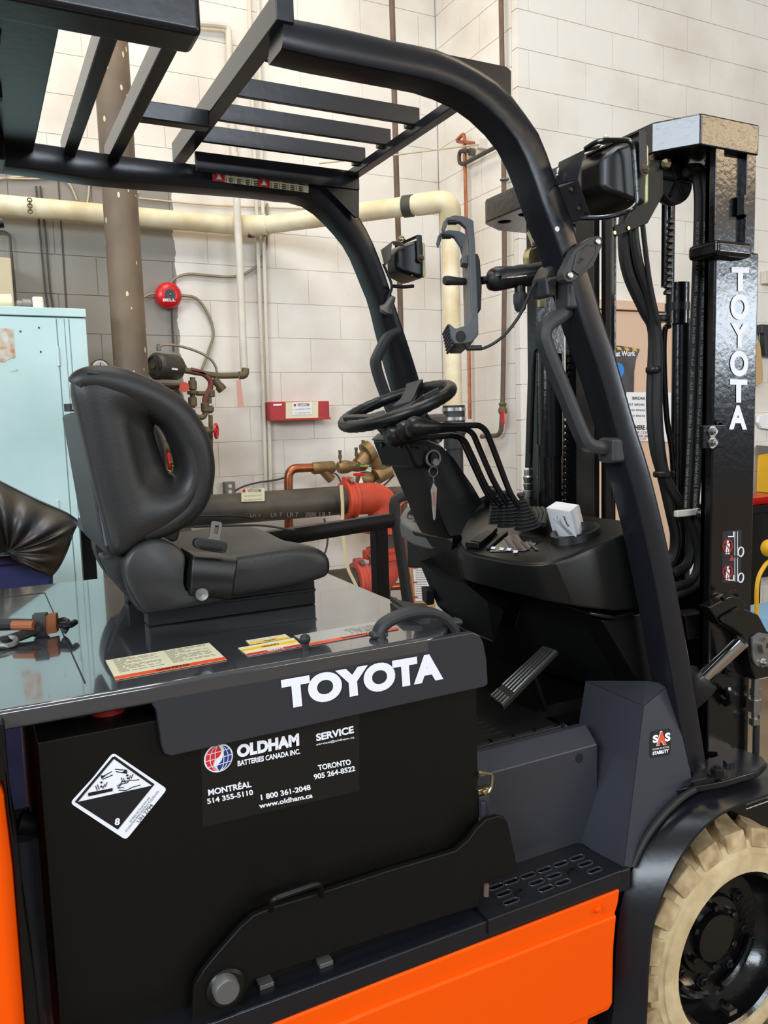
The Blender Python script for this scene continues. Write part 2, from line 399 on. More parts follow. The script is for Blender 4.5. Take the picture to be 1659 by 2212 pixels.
G().tube(rnd([p3-dv*.13, p3+dv*.06, V((pd.x, pd.y, zz-.14))], .11, 6), R_*1.12, 20).o('elbow', 'cream_pipe', sm)
G().tube([V((pd.x, pd.y, zz-.1)), pe], R_*.92, 20).o('drop_pipe', 'cream_pipe', sm)
G().lathe(pe-Zax*.22, Zax, [(R_*1.15, 0), (R_*1.15, .07), (R_*1.3, .08), (R_*1.3, .13), (R_*1.2, .14), (R_*1.2, .23)], 20).o('rubber_coupling', 'rubber', sm)
for h in (-.05, 0.0): G().cyl(pe+Zax*h-Zax*.02, Zax, R_*1.27, .018, 20).o('hose_clamp', 'steel', sm)
G().tube([pe-Zax*.2, V((pd.x, pd.y, 0))], R_*.92, 16).o('drop_pipe', 'rubber', sm)
# hanger chain on the pipe
ch = root('hanger_chain', 'short rusty hanger chain around the cream pipe left of the column', 'chain', P(64, 430, Y=YP-.06))
for i in range(5): G().tor(P(64+.3*i, 432+6.2*i, Y=YP-.07), Xax if i % 2 else Yax, .010, .003, 10, 6, 1).o('chain_link', 'steel_rust', ch)
# conduits and risers on the back wall
YW = YB-.03
tb('conduit', 'white_conduit', 'cream riser pipe ending in a rusty elbow beside the bell cable', 'pipe', [(507, 330), (513, 470), (521, 640), (527, 800)], .021, 12, Y=YP-.09)
tb('conduit', 'white_conduit', 'thin white conduit, left one of the close pair on the back wall', 'conduit', [(512, -900), (538, -20), (545, 200), (556, 500), (570, 900), (575, 1090)], .011, 8, Y=YW)
tb('conduit', 'white_conduit', 'thin white conduit, right one of the close pair on the back wall', 'conduit', [(535, -900), (557, -20), (562, 200), (569, 500), (581, 900), (586, 1090)], .011, 8, Y=YW)
tb('conduit', 'white_conduit', 'cream conduit bending down from the upper left behind the overhead guard gap', 'conduit', [(100, 4), (380, 46), (484, 55), (494, 62), (497, 200), (506, 336)], .018, 10, rad=.06, Y=YW-.01)
tb('sprinkler_rod', 'rust_pipe', 'thin brown vertical pipe crossing in front of the cream main', 'pipe', [(822, -900), (846, -20), (855, 330), (862, 560), (866, 720), (868, 860)], .016, 10, Y=2.95)
# copper and brown drops on the side wall
XS = XC-.05
cu = root('copper_pipe', 'copper pipe with a hooked top dropping down the side wall', 'pipe', P(1006, 500, X=XS))
G().tube(rnd(PL([(1028, 310), (985, 305), (1003, 287), (1006, 420), (1011, 640), (1015, 905)], X=XS), .03), .011, 10).o('pipe_run', 'copper', cu)
G().bx(XC-.06, XC-.001, P(1033, 311, X=XS).y-.02, P(1033, 311, X=XS).y+.02, P(1033, 322, X=XS).z, P(1033, 300, X=XS).z).o('clip', 'white_conduit', cu, bev=.003)
st = root('black_stub_pipe', 'dark pipe bracket jutting along the side wall above the tablet', 'pipe', P(1040, 340, X=XS))
G().tube(rnd(PL([(1010, 326), (992, 326), (992, 352), (1000, 355), (1082, 312)], X=XS-.01), .03), .012, 10).o('pipe_run', 'wire_dark', st)
G().cyl(P(1015, 328, X=XC-.03), Xax, .022, .029, 12).o('flange', 'dull_steel', st)
br = root('brown_drop_pipe', 'brown vertical pipe on the side wall ending in a valve with a red lever', 'pipe', P(1088, 600, X=XS))
G().tube(rnd(PL([(1066, -900), (1082, -20), (1088, 330), (1090, 600), (1086, 870), (1082, 940), (1040, 943)], X=XS), .05), .014, 10).o('pipe_run', 'rust_pipe', br)
G().lathe(P(1086, 895, X=XS), Zax, [(.016, 0), (.026, .01), (.026, .03), (.018, .045), (.024, .06), (.016, .07)], 12).o('valve_body', 'old_brass', br)
G().prism(PL([(1084, 885), (1091, 890), (1092, 916), (1084, 914)], X=XS-.03), (-.008, 0, 0)).o('valve_lever', 'red_paint', br, bev=.002)
G().tor(P(1090, 388, X=XS), Zax, .022, .006, 14, 6).o('pipe_clamp', 'dull_steel', br)
# wall wires
for i, (px, lab) in enumerate((([(-20, 388), (60, 380), (125, 376), (190, 372), (230, 378)], 'cream cable sagging under the guard rail at the far left'),
        ([(-20, 384), (80, 386), (150, 380), (214, 398), (300, 416)], 'cream cable crossing behind the brown column'),
        ([(120, 377), (150, 398), (166, 432)], 'loose cable end hanging off the grey wall'),
        ([(213, 372), (196, 380), (190, 430), (180, 470)], 'cable looping down over the cream pipe by the column'),
        ([(300, 428), (420, 440), (520, 446), (700, 452)], 'thin wire stretched along the wall above the cream main'),
        ([(690, 353), (790, 342), (900, 329), (1090, 305)], 'thin guy wire rising to the side wall'))):
    tb('wall_cable', 'wire_cream', lab, 'cable', px, .0045, 6, Y=YB-.012 if i != 5 else 2.9)
for i, (px, lab) in enumerate((([(78, 402), (86, 500), (100, 640), (112, 700)], 'dark cable down the grey wall, left of two'), ([(87, 402), (98, 500), (108, 620), (122, 700)], 'dark cable down the grey wall, right of two'))):
    tb('wall_cable', 'wire_dark', lab, 'cable', px, .0045, 6, Y=YB-.012)
G().prism(PL([(124, 380), (127, 380), (148, 700), (144, 700)], Y=YB-.004), (0, .004, 0)).o('joint_strip', 'wire_dark', bpy.data.objects['wall_back'])
# alarm bell
bc = P(366, 637, Y=YB-.07)
bl = root('alarm_bell', 'red round fire alarm bell on the grey painted wall', 'bell', bc)
G().lathe(bc+Yax*.06, -Yax, [(.070, 0), (.072, .03), (.070, .05), (.058, .066), (.035, .074), (.0, .076)], 36).o('gong', 'red_paint', bl)
G().cyl(bc-Yax*.0155, -Yax, .029, .003, 24).o('nameplate', 'decal_black', bl)
G().sph(bc-Yax*.02, .006).o('dome_nut', 'steel', bl)
G().tpx('BELL', (352, 651), (379, 651), (352, 645), .02, Y=bc.y-.02).o('lettering', 'white', bl)
G().cyl(bc+Yax*.055, Yax, .04, .015, 16).o('back_box', 'dull_steel', bl)
tb('bell_conduit', 'flex', 'flexible conduit looping from the bell up to the right', 'conduit', [(367, 612), (380, 600), (410, 592), (460, 596), (510, 597), (550, 578), (573, 540), (577, 505), (577, 440)], .008, 8, Y=YB-.02)
tb('bell_conduit', 'flex', 'flexible conduit from the bell curving down to the pump motor', 'conduit', [(392, 638), (425, 645), (450, 680), (461, 720), (450, 760), (436, 800)], .008, 8, Y=YB-.02)
tb('bell_conduit', 'flex', 'short conduit from the column to the left of the bell', 'conduit', [(306, 645), (322, 636), (338, 634)], .007, 8, Y=YB-.03)
tb('bell_conduit', 'wire_dark', 'thin straight conduit hanging down below the bell', 'conduit', [(371, 664), (372, 700), (375, 760)], .006, 6, Y=YB-.02)
# red spare-parts box with cream band
rb = root('red_wall_box', 'red metal box with a cream band and white sticker on the white block wall', 'box', P(648, 888, Y=YB-.1))
b0, b1 = P(584, 907, Y=YB-.1), P(711, 866, Y=YB-.1)
G().bx(b0.x, b1.x, YB-.1, YB-.001, b0.z, b1.z).o('case', 'box_red', rb, bev=.004)
G().bx(b0.x-.003, b1.x+.003, YB-.108, YB-.1, b0.z-.006, b0.z+.006).o('lid_edge', 'box_red', rb, bev=.002)
G().decal(PL([(617, 909), (687, 906), (687, 867), (617, 869)], Y=YB-.1), .002).o('cream_band', 'sticker_cream', rb)
G().decal(PL([(631, 897), (673, 895), (673, 868), (631, 870)], Y=YB-.1), .004).o('sticker', 'paper', rb)
G().decal(PL([(590, 877), (608, 876), (608, 872), (590, 873)], Y=YB-.1), .003).o('sticker', 'paper', rb)
G().tpx('VITCOM', (642, 878), (668, 877), (642, 871), .03, Y=YB-.106).tpx('Tel: (905) 566-3034', (636, 895), (670, 893), (636, 891), .0, Y=YB-.106).tpx('24 HOUR EMERGENCY SERVICE', (634, 886), (671, 884), (634, 883), .0, Y=YB-.106).o('lettering', 'print_grey', rb)
G().cyl(P(637, 875, Y=YB-.106), Yax, .008, .002, 12).o('emblem', 'sticker_red', rb)
# pump motor and pipework behind the seat
YM = 3.15
mo = root('pump_motor', 'dusty black electric motor with piping behind the seat back', 'motor', P(350, 790, Y=YM))
ma = P(338, 791, Y=YM-.06); ax = V((.83, .55, .0)).normalized(); L = .17
G().lathe(ma-ax*.02, ax, [(.035, 0), (.058, .004), (.070, .02), (.070, .035), (.067, .036), (.067, L-.01), (.06, L), (.03, L+.02), (.022, L+.05)], 32).o('housing', 'pipe_black', mo)
x_, y_, _ = frame(ax)
for a in (.4, 2.5, 4.6): G().tube([ma-ax*.019+.045*(math.cos(a+t*.18)*x_+math.sin(a+t*.18)*y_) for t in range(7)], .006, 6).o('cooling_slot', 'print_black', mo)
G().cyl(ma-ax*.03, ax, .014, .02, 12).o('shaft_cap', 'old_brass', mo)
G().decal(PL([(368, 798), (384, 800), (384, 796), (368, 794)], Y=YM-.09), .001).o('label_plate', 'white', mo)
G().lathe(P(343, 758, Y=YM), Zax, [(.012, 0), (.012, .02), (.009, .02), (.009, .035)], 10).o('cable_gland', 'dull_steel', mo)
G().tube(cr(PL([(343, 750), (352, 745), (380, 746), (420, 757), (450, 772), (465, 790), (470, 812)], Y=YM), 5), .007, 8).o('flex_conduit', 'flex', mo)
G().prism(PL([(322, 829), (398, 829), (392, 838), (330, 836)], Y=YM-.05), (0, .1, 0)).o('mounting_plate', 'rust_pipe', mo, bev=.003)
pw = root('rusty_pipework', 'tangle of old brass and iron pipes with valves beside the motor', 'pipework', P(430, 830, Y=YM))
def pp(name, m, px, r, rad=.02, n=10, Y=YM): return G().tube(rnd(PL(px, Y=Y), rad), r, n).o(name, m, pw)
pp('pipe_run', 'old_brass', [(398, 800), (470, 812), (528, 811), (530, 795)], .016, .03)
pp('elbow', 'old_brass', [(516, 811), (530, 810), (530, 796)], .022, .03)
pp('pipe_run', 'old_brass', [(416, 815), (416, 900), (443, 903), (444, 872)], .015, .03)
pp('hose', 'hose_red', [(412, 800), (440, 806), (456, 822), (455, 840), (444, 855), (442, 874)], .016, .06)
pp('pipe_run', 'old_brass', [(424, 850), (452, 850), (455, 900), (456, 1100)], .012, .03)
pp('strainer_branch', 'old_brass', [(462, 818), (478, 838)], .022, 0)
pp('strainer_cap', 'old_brass', [(474, 834), (481, 843)], .027, 0)
for x, y, r, h in ((416, 832, .023, .05), (416, 848, .03, .02), (416, 868, .024, .05), (443, 880, .023, .05), (453, 884, .024, .03), (456, 850, .02, .04)):
    G().lathe(P(x, y, Y=YM)-Zax*h/2, Zax, [(r*.8, 0), (r, .004), (r, h-.004), (r*.8, h)], 12).o('fitting', 'old_brass', pw)
for x, y in ((416, 886), (441, 874), (455, 876), (456, 897)): G().cyl(P(x, y, Y=YM), Zax, .0165, .01, 12).o('thread_tape', 'white_conduit', pw)
pp('branch', 'rust_pipe', [(376, 835), (392, 868), (380, 900)], .016, .02)
pp('branch', 'rust_pipe', [(372, 840), (370, 1000)], .03, 0, 12)
pp('branch', 'old_brass', [(340, 960), (380, 975), (376, 1020)], .035, .03, 12)
pp('bracket_rod', 'rust_pipe', [(330, 831), (402, 831)], .008, 0, 8, YM-.06)
hv = P(467, 931, Y=YM-.06); hx = V((.9, -.45, 0))
hw = root('red_hand_wheel', 'red hand wheel valve right of the seat back', 'valve', hv)
G().tor(hv, hx, .036, .008, 28, 8).o('wheel_rim', 'red_paint', hw)
sx_, sy_, _ = frame(hx); g = G()
for a in (.3, 2.4, 4.5): g.tube([hv, hv+.036*(math.cos(a)*sx_+math.sin(a)*sy_)], .006, 6)
g.sph(hv, .011).o('spokes', 'red_paint', hw)
G().lathe(hv, -hx, [(.006, 0), (.008, .02), (.02, .03), (.024, .05), (.03, .06), (.03, .10), (.022, .12)], 14).o('valve_body', 'old_brass', hw)
h2 = P(365, 1000, Y=YM-.05); hw2 = root('red_hand_wheel', 'red hand wheel seen through the opening of the seat back', 'valve', h2)
G().tor(h2, V((1, -.2, 0)), .05, .008, 24, 8).o('wheel_rim', 'red_paint', hw2); G().cyl(h2, Xax, .008, .06, 8).o('stem', 'old_brass', hw2)
c2 = root('lock_chain', 'bright chain seen through the opening of the seat back', 'chain', P(375, 1010, Y=YM-.1))
for i in range(5): G().tor(P(366+4*i, 1020-5*i, Y=YM-.1), (1, .3, .6*(-1)**i), .012, .003, 10, 6).o('chain_link', 'zinc', c2)
tg = G().cyl(P(398, 836, Y=YM-.08), -Yax, .026, .003, 20).o('hanging_tag', 'tag_red'); tag(tg, 'round red tag hanging below the pump motor', 'tag')
tg = root('paper_tag', 'long faded pink paper tag hanging from the brass elbow', 'tag', P(519, 850, Y=YM-.02))
G().prism(PL([(510, 822), (520, 820), (527, 877), (514, 879)], Y=YM-.02), (0, .001, 0)).o('card', 'tag_tan', tg)
G().tube(PL([(515, 824), (517, 812)], Y=YM-.02), .001, 5).o('string', 'wire_cream', tg)
vb = root('pressure_gauge', 'round white pressure gauge peeking over the seat back', 'gauge', P(217, 795, Y=2.8))
gc = P(217, 795, Y=2.8)
G().lathe(gc+Yax*.03, -Yax, [(.042, 0), (.042, .03), (.039, .034), (.037, .031), (0, .031)], 28).o('case', 'old_brass', vb)
G().cyl(gc, -Yax, .036, .0015, 28).o('dial', 'white', vb); G().tor(gc-Yax*.002, Yax, .024, .001, 28, 4).o('scale_ring', 'sticker_red', vb)
G().bx(gc.x-.002, gc.x+.002, gc.y-.004, gc.y-.002, gc.z-.01, gc.z+.022).o('needle', 'print_black', vb)
G().cyl(gc-Zax*.14+Yax*.015, Zax, .01, .11, 8).o('stem', 'old_brass', vb)
sg = P(171, 796, Y=2.75); t_ = root('pipe_plug', 'small rusty bolt sticking up left of the gauge', 'bolt', sg)
G().hexn(sg-Zax*.02, Zax, .014, .02).cyl(sg, Zax, .004, .02, 8).o('bolt_head', 'steel_rust', t_)
# big black fire main with red grooved fittings
YF = 3.0; fr = .083
fm = root('black_fire_main', 'large black fire main pipe with red elbows behind the seat', 'pipe', P(600, 1088, Y=YF))
fa, fb = P(360, 1088, Y=YF), P(748, 1080, Y=YF); fz = fb.z; fa.z = fz
G().cyl2(fa, fb, fr, 28).o('pipe_run', 'pipe_black', fm)
G().decal(PL([(521, 1084), (571, 1082), (571, 1054), (521, 1056)], Y=YF-.078), .004).o('sticker', 'sticker_cream', fm)
G().tpx('VITCOM', (534, 1063), (564, 1062), (534, 1056), .03, Y=YF-.084).tpx('Tel: (905) 566-3034', (526, 1083), (566, 1081), (526, 1078), .0, Y=YF-.084).tpx('24 HOUR EMERGENCY SERVICE', (526, 1073), (566, 1071), (526, 1070), .0, Y=YF-.084).o('lettering', 'print_grey', fm)
G().cyl(P(527, 1060, Y=YF-.085), Yax, .009, .002, 12).o('emblem', 'sticker_red', fm)
for x in (440, 465, 500, 540, 585, 620, 660, 690):
    G().tpx(random.choice(('LR 7', '7PN', 'SPRINK', 'LISTED')), (x, 1117), (x+24, 1116), (x, 1107), .0, Y=YF-.075).o('stencil', 'dull_steel', fm)
xe = fb.x+.235
z1 = P(812, 1140, Y=YF).z
el = rnd([fb+Xax*.03, V((xe, YF, fz)), V((xe, YF, z1))], .26, 10)
G().tube(el, fr*1.1, 24).o('elbow', 'pipe_red', fm)
def coupling(c, ax, nm='pipe_red'):
    ax = V(ax); c = V(c); q = G().lathe(c-ax*.035, ax, [(fr*1.1, 0), (fr*1.32, .003), (fr*1.32, .02), (fr*1.24, .022), (fr*1.24, .048), (fr*1.32, .05), (fr*1.32, .067), (fr*1.1, .07)], 24)
    k = q.o('coupling', nm, fm); sd = frame(ax)
    s_ = (Zax if abs(ax.z) < .5 else Xax)
    for w_ in (1, -1):
        e = c+s_*w_*fr*1.4-Yax*.02
        G().prism([e-ax*.03-s_*.02*w_, e+ax*.03-s_*.02*w_, e+ax*.026+s_*.016*w_, e-ax*.026+s_*.016*w_], (0, .05, 0)).o('coupling_ear', nm, k, bev=.006)
        G().cyl2(e-Yax*.03, e+Yax*.06, .007, 8).hexn(e-Yax*.02, -Yax, .014, .02).o('coupling_bolt', 'steel', k)
coupling(fb+Xax*.015, Xax)
vx = V((xe, YF, 0)); z2 = P(812, 1196, Y=YF).z; z3 = P(812, 1250, Y=YF).z
coupling(vx+Zax*(z1+.0), Zax)
G().cyl2(vx+Zax*z2, vx+Zax*z1, fr*.99, 24).o('pipe_run', 'pipe_black', fm)
coupling(vx+Zax*z2, Zax)
G().tube(rnd([vx+Zax*z2, vx+Zax*z3, vx+Zax*z3-Xax*.16], .15, 8), fr*1.12, 24).o('elbow', 'pipe_red_dusty', fm)
coupling(vx+Zax*z3-Xax*.17, Xax, 'pipe_red_dusty')
G().cyl2(vx+Zax*z3-Xax*.2, vx+Zax*z3-Xax*.9, fr, 24).o('pipe_run', 'pipe_black', fm)
G().cyl2(vx, vx+Zax*(z3-.05), .03, 12).o('support_post', 'steel_rust', fm)
sp = G().band(cr(PL([(737, 1048), (740, 1090), (741, 1150), (750, 1220), (762, 1250), (780, 1285)], Y=YF-.11), 4), .02, .003, Xax).o('cream_strap', 'belt'); tag(sp, 'cream webbing strap hanging over the black fire main', 'strap')
# copper and bronze backflow preventer
YC = 3.2
cp = root('copper_backflow', 'copper pipe with a bronze backflow valve assembly under the steering wheel', 'pipework', P(760, 1010, Y=YC))
G().tube(rnd(PL([(624, 1180), (623, 1012), (690, 1010)], Y=YC), .06, 6), .026, 16).o('pipe_run', 'copper', cp)
G().lathe(P(674, 1012, Y=YC), (1, 0, .02), [(.03, 0), (.036, .01), (.036, .13), (.032, .14)], 16).o('strainer_body', 'bronze', cp)
G().cyl2(P(696, 1014, Y=YC), P(716, 1036, Y=YC), .028, 14).o('strainer_leg', 'bronze', cp)
G().lathe(P(730, 1010, Y=YC), (1, 0, .03), [(.03, 0), (.04, .02), (.04, .06), (.03, .09), (.036, .12), (.036, .16)], 16).o('valve_body', 'bronze', cp)
G().cyl2(P(776, 1005, Y=YC), P(795, 983, Y=YC), .05, 18).o('check_housing', 'bronze', cp)
G().cyl2(P(812, 984, Y=YC-.02), P(822, 1010, Y=YC-.02), .055, 18).o('check_housing', 'bronze', cp)
q = G().cyl2(P(790, 980, Y=YC-.02), P(802, 972, Y=YC-.02), .066, 18)
q.o('cover_plate', 'bronze', cp)
G().cyl2(P(812, 1030, Y=YC-.03), P(840, 1014, Y=YC-.03), .05, 18).o('cover_plate', 'bronze', cp)
G().sph(P(790, 1035, Y=YC), .06, (1.1, .9, .8)).o('relief_valve', 'bronze', cp)
for x, y in ((735, 984), (770, 978), (785, 962)):
    G().lathe(P(x, y+14, Y=YC-.02), Zax, [(.007, 0), (.007, .02), (.012, .022), (.012, .04), (.008, .042), (.011, .06), (.011, .07)], 8).o('test_cock', 'old_brass', cp)
for x, y, s_ in ((770, 1003, 'CLOSED'), (826, 1001, 'VALVE')):
    G().prism(PL([(x-1, y+6), (x+32, y+6), (x+32, y), (x-1, y)], Y=YC-.08), (0, .004, 0)).o('lever_tag', 'green_tag', cp)
    G().tpx(s_, (x+8, y+5), (x+27, y+5), (x+8, y+1), .03, Y=YC-.082).o('lettering', 'green_text', cp)
G().lathe(P(775, 1022, Y=YC-.08), -Zax, [(.03, 0), (.034, .004), (.034, .012), (.03, .016)], 10).o('relief_handle', 'red_paint', cp)
G().prism(PL([(780, 1028), (786, 1046), (774, 1048)], Y=YC-.1), (0, .002, 0)).o('hanging_tag', 'white', cp)
G().tube(rnd(PL([(823, 1064), (870, 1060), (872, 1250)], Y=YC), .03), .03, 12).o('pipe_run', 'steel_rust', cp)
G().tube(PL([(780, 1272), (872, 1266)], Y=YC-.1), .022, 12).o('pipe_run', 'copper', cp)
tb('power_cable', 'wire_dark', 'thin black cable from the wall socket to the copper pipe', 'cable', [(508, 1060), (528, 1050), (560, 1042), (600, 1036), (622, 1029)], .005, 6, Y=YB-.05)
tb('power_cable', 'wire_dark', 'thin black cable curling below the bronze strainer', 'cable', [(716, 1020), (728, 1026), (736, 1040), (741, 1054)], .005, 6, Y=YC-.05)
tb('power_cable', 'wire_dark', 'black cable sagging right of the bronze valve', 'cable', [(810, 1060), (830, 1048), (852, 1026)], .006, 6, Y=YC-.05)
so = root('wall_socket', 'grey electrical outlet box above the black fire main', 'socket', P(497, 1047, Y=YB-.05))
G().bx(P(486, 1055, Y=YB-.05).x, P(509, 1055, Y=YB-.05).x, YB-.05, YB-.001, P(497, 1070, Y=YB-.05).z, P(497, 1041, Y=YB-.05).z).o('box', 'dull_steel', so, bev=.004)
for y in (1050, 1062): G().cyl(P(497, y, Y=YB-.0505), -Yax, .012, .002, 14).o('receptacle', 'white_conduit', so)
tb('floor_cable', 'wire_dark', 'grey cable hanging by the strap under the black frame', 'cable', [(700, 1120), (708, 1150), (706, 1180), (700, 1200)], .006, 6, Y=2.9)
# black steel rack frame
YK = 1.42
kR = P(842, 1124, Y=YK); kM = P(560, 1168, Z=kR.z)
rk = root('black_steel_rack', 'black square-tube steel frame standing behind the seat cushion', 'frame', (kR.x, YK, 0))
a = (kR-kM).normalized()
G().band([kM-a*.2, kR], .05, .05, Zax.cross(a)).o('top_rail', 'black_satin', rk, bev=0)
lx = P(820, 1200, Y=YK).x
G().bx(lx-.025, lx+.025, YK-.025, YK+.025, 0, kR.z-.02).o('leg', 'black_satin', rk, bev=.003)
G().hexn(P(828, 1134, Y=YK-.028), -Yax, .01, .008).o('bolt', 'black_satin', rk)
L0 = P(186, 1130, Z=kR.z); G().bx(L0.x-.025, L0.x+.025, L0.y-.025, L0.y+.025, 0, L0.z-.02).o('leg', 'black_satin', rk, bev=.003)
G().bx(L0.x-.028, L0.x+.028, L0.y-.4, L0.y+.028, L0.z-.02, L0.z+.02).o('side_rail', 'black_satin', rk, bev=.003)
# hand truck handle and documents in front of the wall
YH = 1.5
ht = root('hand_truck', 'hand truck with a black curved handle behind the dashboard', 'hand truck', V((P(870, 1290, Y=YH).x, YH, 0)))
hp = PL([(940, 1062), (905, 1064), (862, 1075), (852, 1098), (862, 1170), (878, 1285), (892, 1420)], Y=YH); hp.append(V((hp[-1].x+.03, YH, .05)))
G().band(cr(hp, 5), .03, .035, Yax).o('handle', 'rubber', ht)
G().band(cr([p+V((.028, .01, -.02)) for p in hp], 5), .012, .012, Yax).o('frame_tube', 'copper', ht)
G().tube([p+V((.3, .06, 0)) for p in (hp[0], hp[-1])], .015, 8).o('frame_tube', 'rubber', ht)
wc = V((hp[-1].x, YH, .06)); G().lathe(wc-Yax*.03, Yax, [(.03, 0), (.055, .005), (.06, .02), (.06, .04), (.055, .055), (.03, .06)], 18).o('wheel', 'rubber', ht)
pb = root('notice_board', 'yellow backed board with white printed sheets behind the dash', 'notice', P(918, 1250, Y=1.9))
G().prism(PL([(884, 1178), (932, 1215), (942, 1330), (898, 1330)], Y=1.9), (0, .01, 0)).o('backing', 'wood', pb)
G().decal(PL([(890, 1205), (925, 1212), (932, 1296), (897, 1298)], Y=1.9), .002).o('sheet', 'paper', pb)
for y in (1225, 1256, 1288): G().decal(PL([(892, y), (901, y), (901, y+3), (892, y+3)], Y=1.9), .004).o('heading_mark', 'sticker_red', pb)
for y in range(1216, 1292, 5): G().decal(PL([(897, y), (922, y), (922, y+1.3), (897, y+1.3)], Y=1.9), .003).o('print_line', 'print_grey', pb)
bo = V((P(918, 1400, Y=1.9).x, 1.9, 0)); G().bx(bo.x-.02, bo.x+.03, 1.91, 1.94, 0, P(918, 1320, Y=1.9).z).o('stand_post', 'wood', pb)
# teal cabinet on the left
YT = 2.6; zt = P(188, 668, Y=YT).z; xr = P(190, 760, Y=YT).x; xl = -.6
tc = root('teal_cabinet', 'pale teal metal cabinet with flaking rust patch at the far left', 'cabinet', ((xl+xr)/2, YT+.25, 0))
G().bx(xl, xr, YT, YT+.5, 0, P(188, 686, Y=YT).z-.003).o('body', 'teal', tc, bev=.004)
G().bx(xl, xr+.002, YT-.012, YT+.502, P(188, 686, Y=YT).z, zt).o('top_rim', 'teal', tc, bev=.003)
x1, x2, x3 = P(122, 700, Y=YT).x, P(139, 700, Y=YT).x, P(149, 700, Y=YT).x; zd = P(100, 688, Y=YT).z
G().bx(xl+.02, x1-.002, YT-.01, YT, .1, zd).o('door', 'teal', tc, bev=.002)
G().bx(x1+.002, x2-.001, YT-.008, YT, .1, zd).o('door_stile', 'teal', tc, bev=.002)
G().bx(x2+.001, x3-.002, YT-.008, YT, .1, zd).o('door_stile', 'teal', tc, bev=.002)
G().bx(x3+.002, xr-.001, YT-.008, YT, .05, zd).o('door', 'teal', tc, bev=.002)
for y in (790, 1120): G().cyl(P(127, y, Y=YT-.012), Zax, .006, .08, 8).o('hinge', 'teal', tc)
G().decal(PL([(-10, 709), (28, 710), (33, 772), (18, 776), (8, 783), (-10, 780)], Y=YT-.0105), .001).o('rust_patch', 'teal_rust', tc)
for x, y in ((44, 716), (84, 708), (88, 760)): G().cyl(P(x, y, Y=YT-.0105), -Yax, .004, .001, 8).o('bolt_hole', 'print_black', tc)
G().decal(PL([(22, 800), (38, 797), (38, 801), (23, 803)], Y=YT-.0105), .001).o('chip', 'teal_rust', tc)
bx_ = root('tan_switch_box', 'tan electrical box on the grey wall above the teal cabinet', 'box', P(5, 600, Y=3.2))
G().bx(P(-60, 600, Y=3.2).x, P(27, 600, Y=3.2).x, 3.2, YB-.001, zt+.02, P(10, 556, Y=3.2).z).o('case', 'tan', bx_, bev=.006)
G().cyl2(P(-40, 651, Y=3.1), P(25, 651, Y=3.1), .035, 16).o('glass_tube', 'cream_pipe', bx_)
fx_ = root('pipe_fitting', 'white and steel pipe fitting lying on top of the teal cabinet', 'fitting', V((P(70, 656, Y=2.75).x, 2.75, zt)))
fz_ = zt+.03
G().cyl2((P(36, 650, Y=2.75).x, 2.75, fz_), (P(72, 650, Y=2.75).x, 2.75, fz_), .02, 14).o('nipple', 'dull_steel', fx_)
G().cyl2((P(48, 650, Y=2.75).x, 2.75, fz_), (P(66, 650, Y=2.75).x, 2.75, fz_), .028, 14).o('union_nut', 'dull_steel', fx_)
G().bx(P(69, 650, Y=2.75).x, P(93, 650, Y=2.75).x, 2.72, 2.78, fz_-.03, fz_+.035).o('housing', 'white_conduit', fx_, bev=.008)
tb('wall_cable', 'wire_dark', 'dark conduit hooking down the grey wall above the tan box', 'conduit', [(-20, 498), (12, 500), (22, 510), (26, 570), (34, 650)], .006, 8, rad=.03, Y=YB-.03)
lm = G().cyl2(P(-30, 484, Y=2.2), P(7, 482, Y=2.2), .018, 14).o('mirror_arm', 'black_plastic'); tag(lm, 'black tube end poking in at the left edge below the guard', 'tube'); 
# black crumpled sack over a blue bin
YS = 1.7
bn = root('blue_bin', 'blue plastic bin under the black sack at the left', 'bin', (P(40, 1230, Y=YS).x, YS, 0))
q0, q1 = P(-120, 1230, Y=YS).x, P(118, 1230, Y=YS).x; zb = P(60, 1196, Y=YS).z
G().loft([[(q0+.06, YS+.04, 0.002), (q1-.06, YS+.04, 0.002), (q1-.06, YS+.5, 0.002), (q0+.06, YS+.5, 0.002)], [(q0, YS, zb), (q1, YS, zb), (q1, YS+.55, zb), (q0, YS+.55, zb)]]).o('tub', 'blue_bin', bn, bev=.02)
G().bx(q0-.01, q1+.01, YS-.015, YS+.565, zb-.03, zb).o('rim', 'blue_bin', bn, bev=.008)
edge = [(-60, 1012), (0, 1040), (80, 1080), (165, 1120), (160, 1150), (140, 1205), (115, 1243), (95, 1240), (60, 1222), (18, 1194), (0, 1187), (-60, 1190)]
tp = G(); rim = PL(edge, Y=YS-.05); cen = P(18, 1193, Y=YS-.06)
rows = []
for k in range(7):
    t = k/6; rw = []
    for i, p in enumerate(cr(rim, 4, True)):
        q = cen.lerp(p, t); q.y -= .03*math.sin(math.pi*t)*(.6+.7*math.sin(i*1.9))+.05*math.sin(math.pi*t); rw.append(q)
    rows.append(rw)
tp.loft(rows, False); back = [[q+V((0, .06+.1*k/3, 0)) for q in rows[-1]] for k in range(2)]
tp.loft([rows[-1]]+back, False)
tag(tp.o('black_sack', 'tarp', sub=1), 'crumpled dirty black plastic sack draped over the blue bin', 'sack')
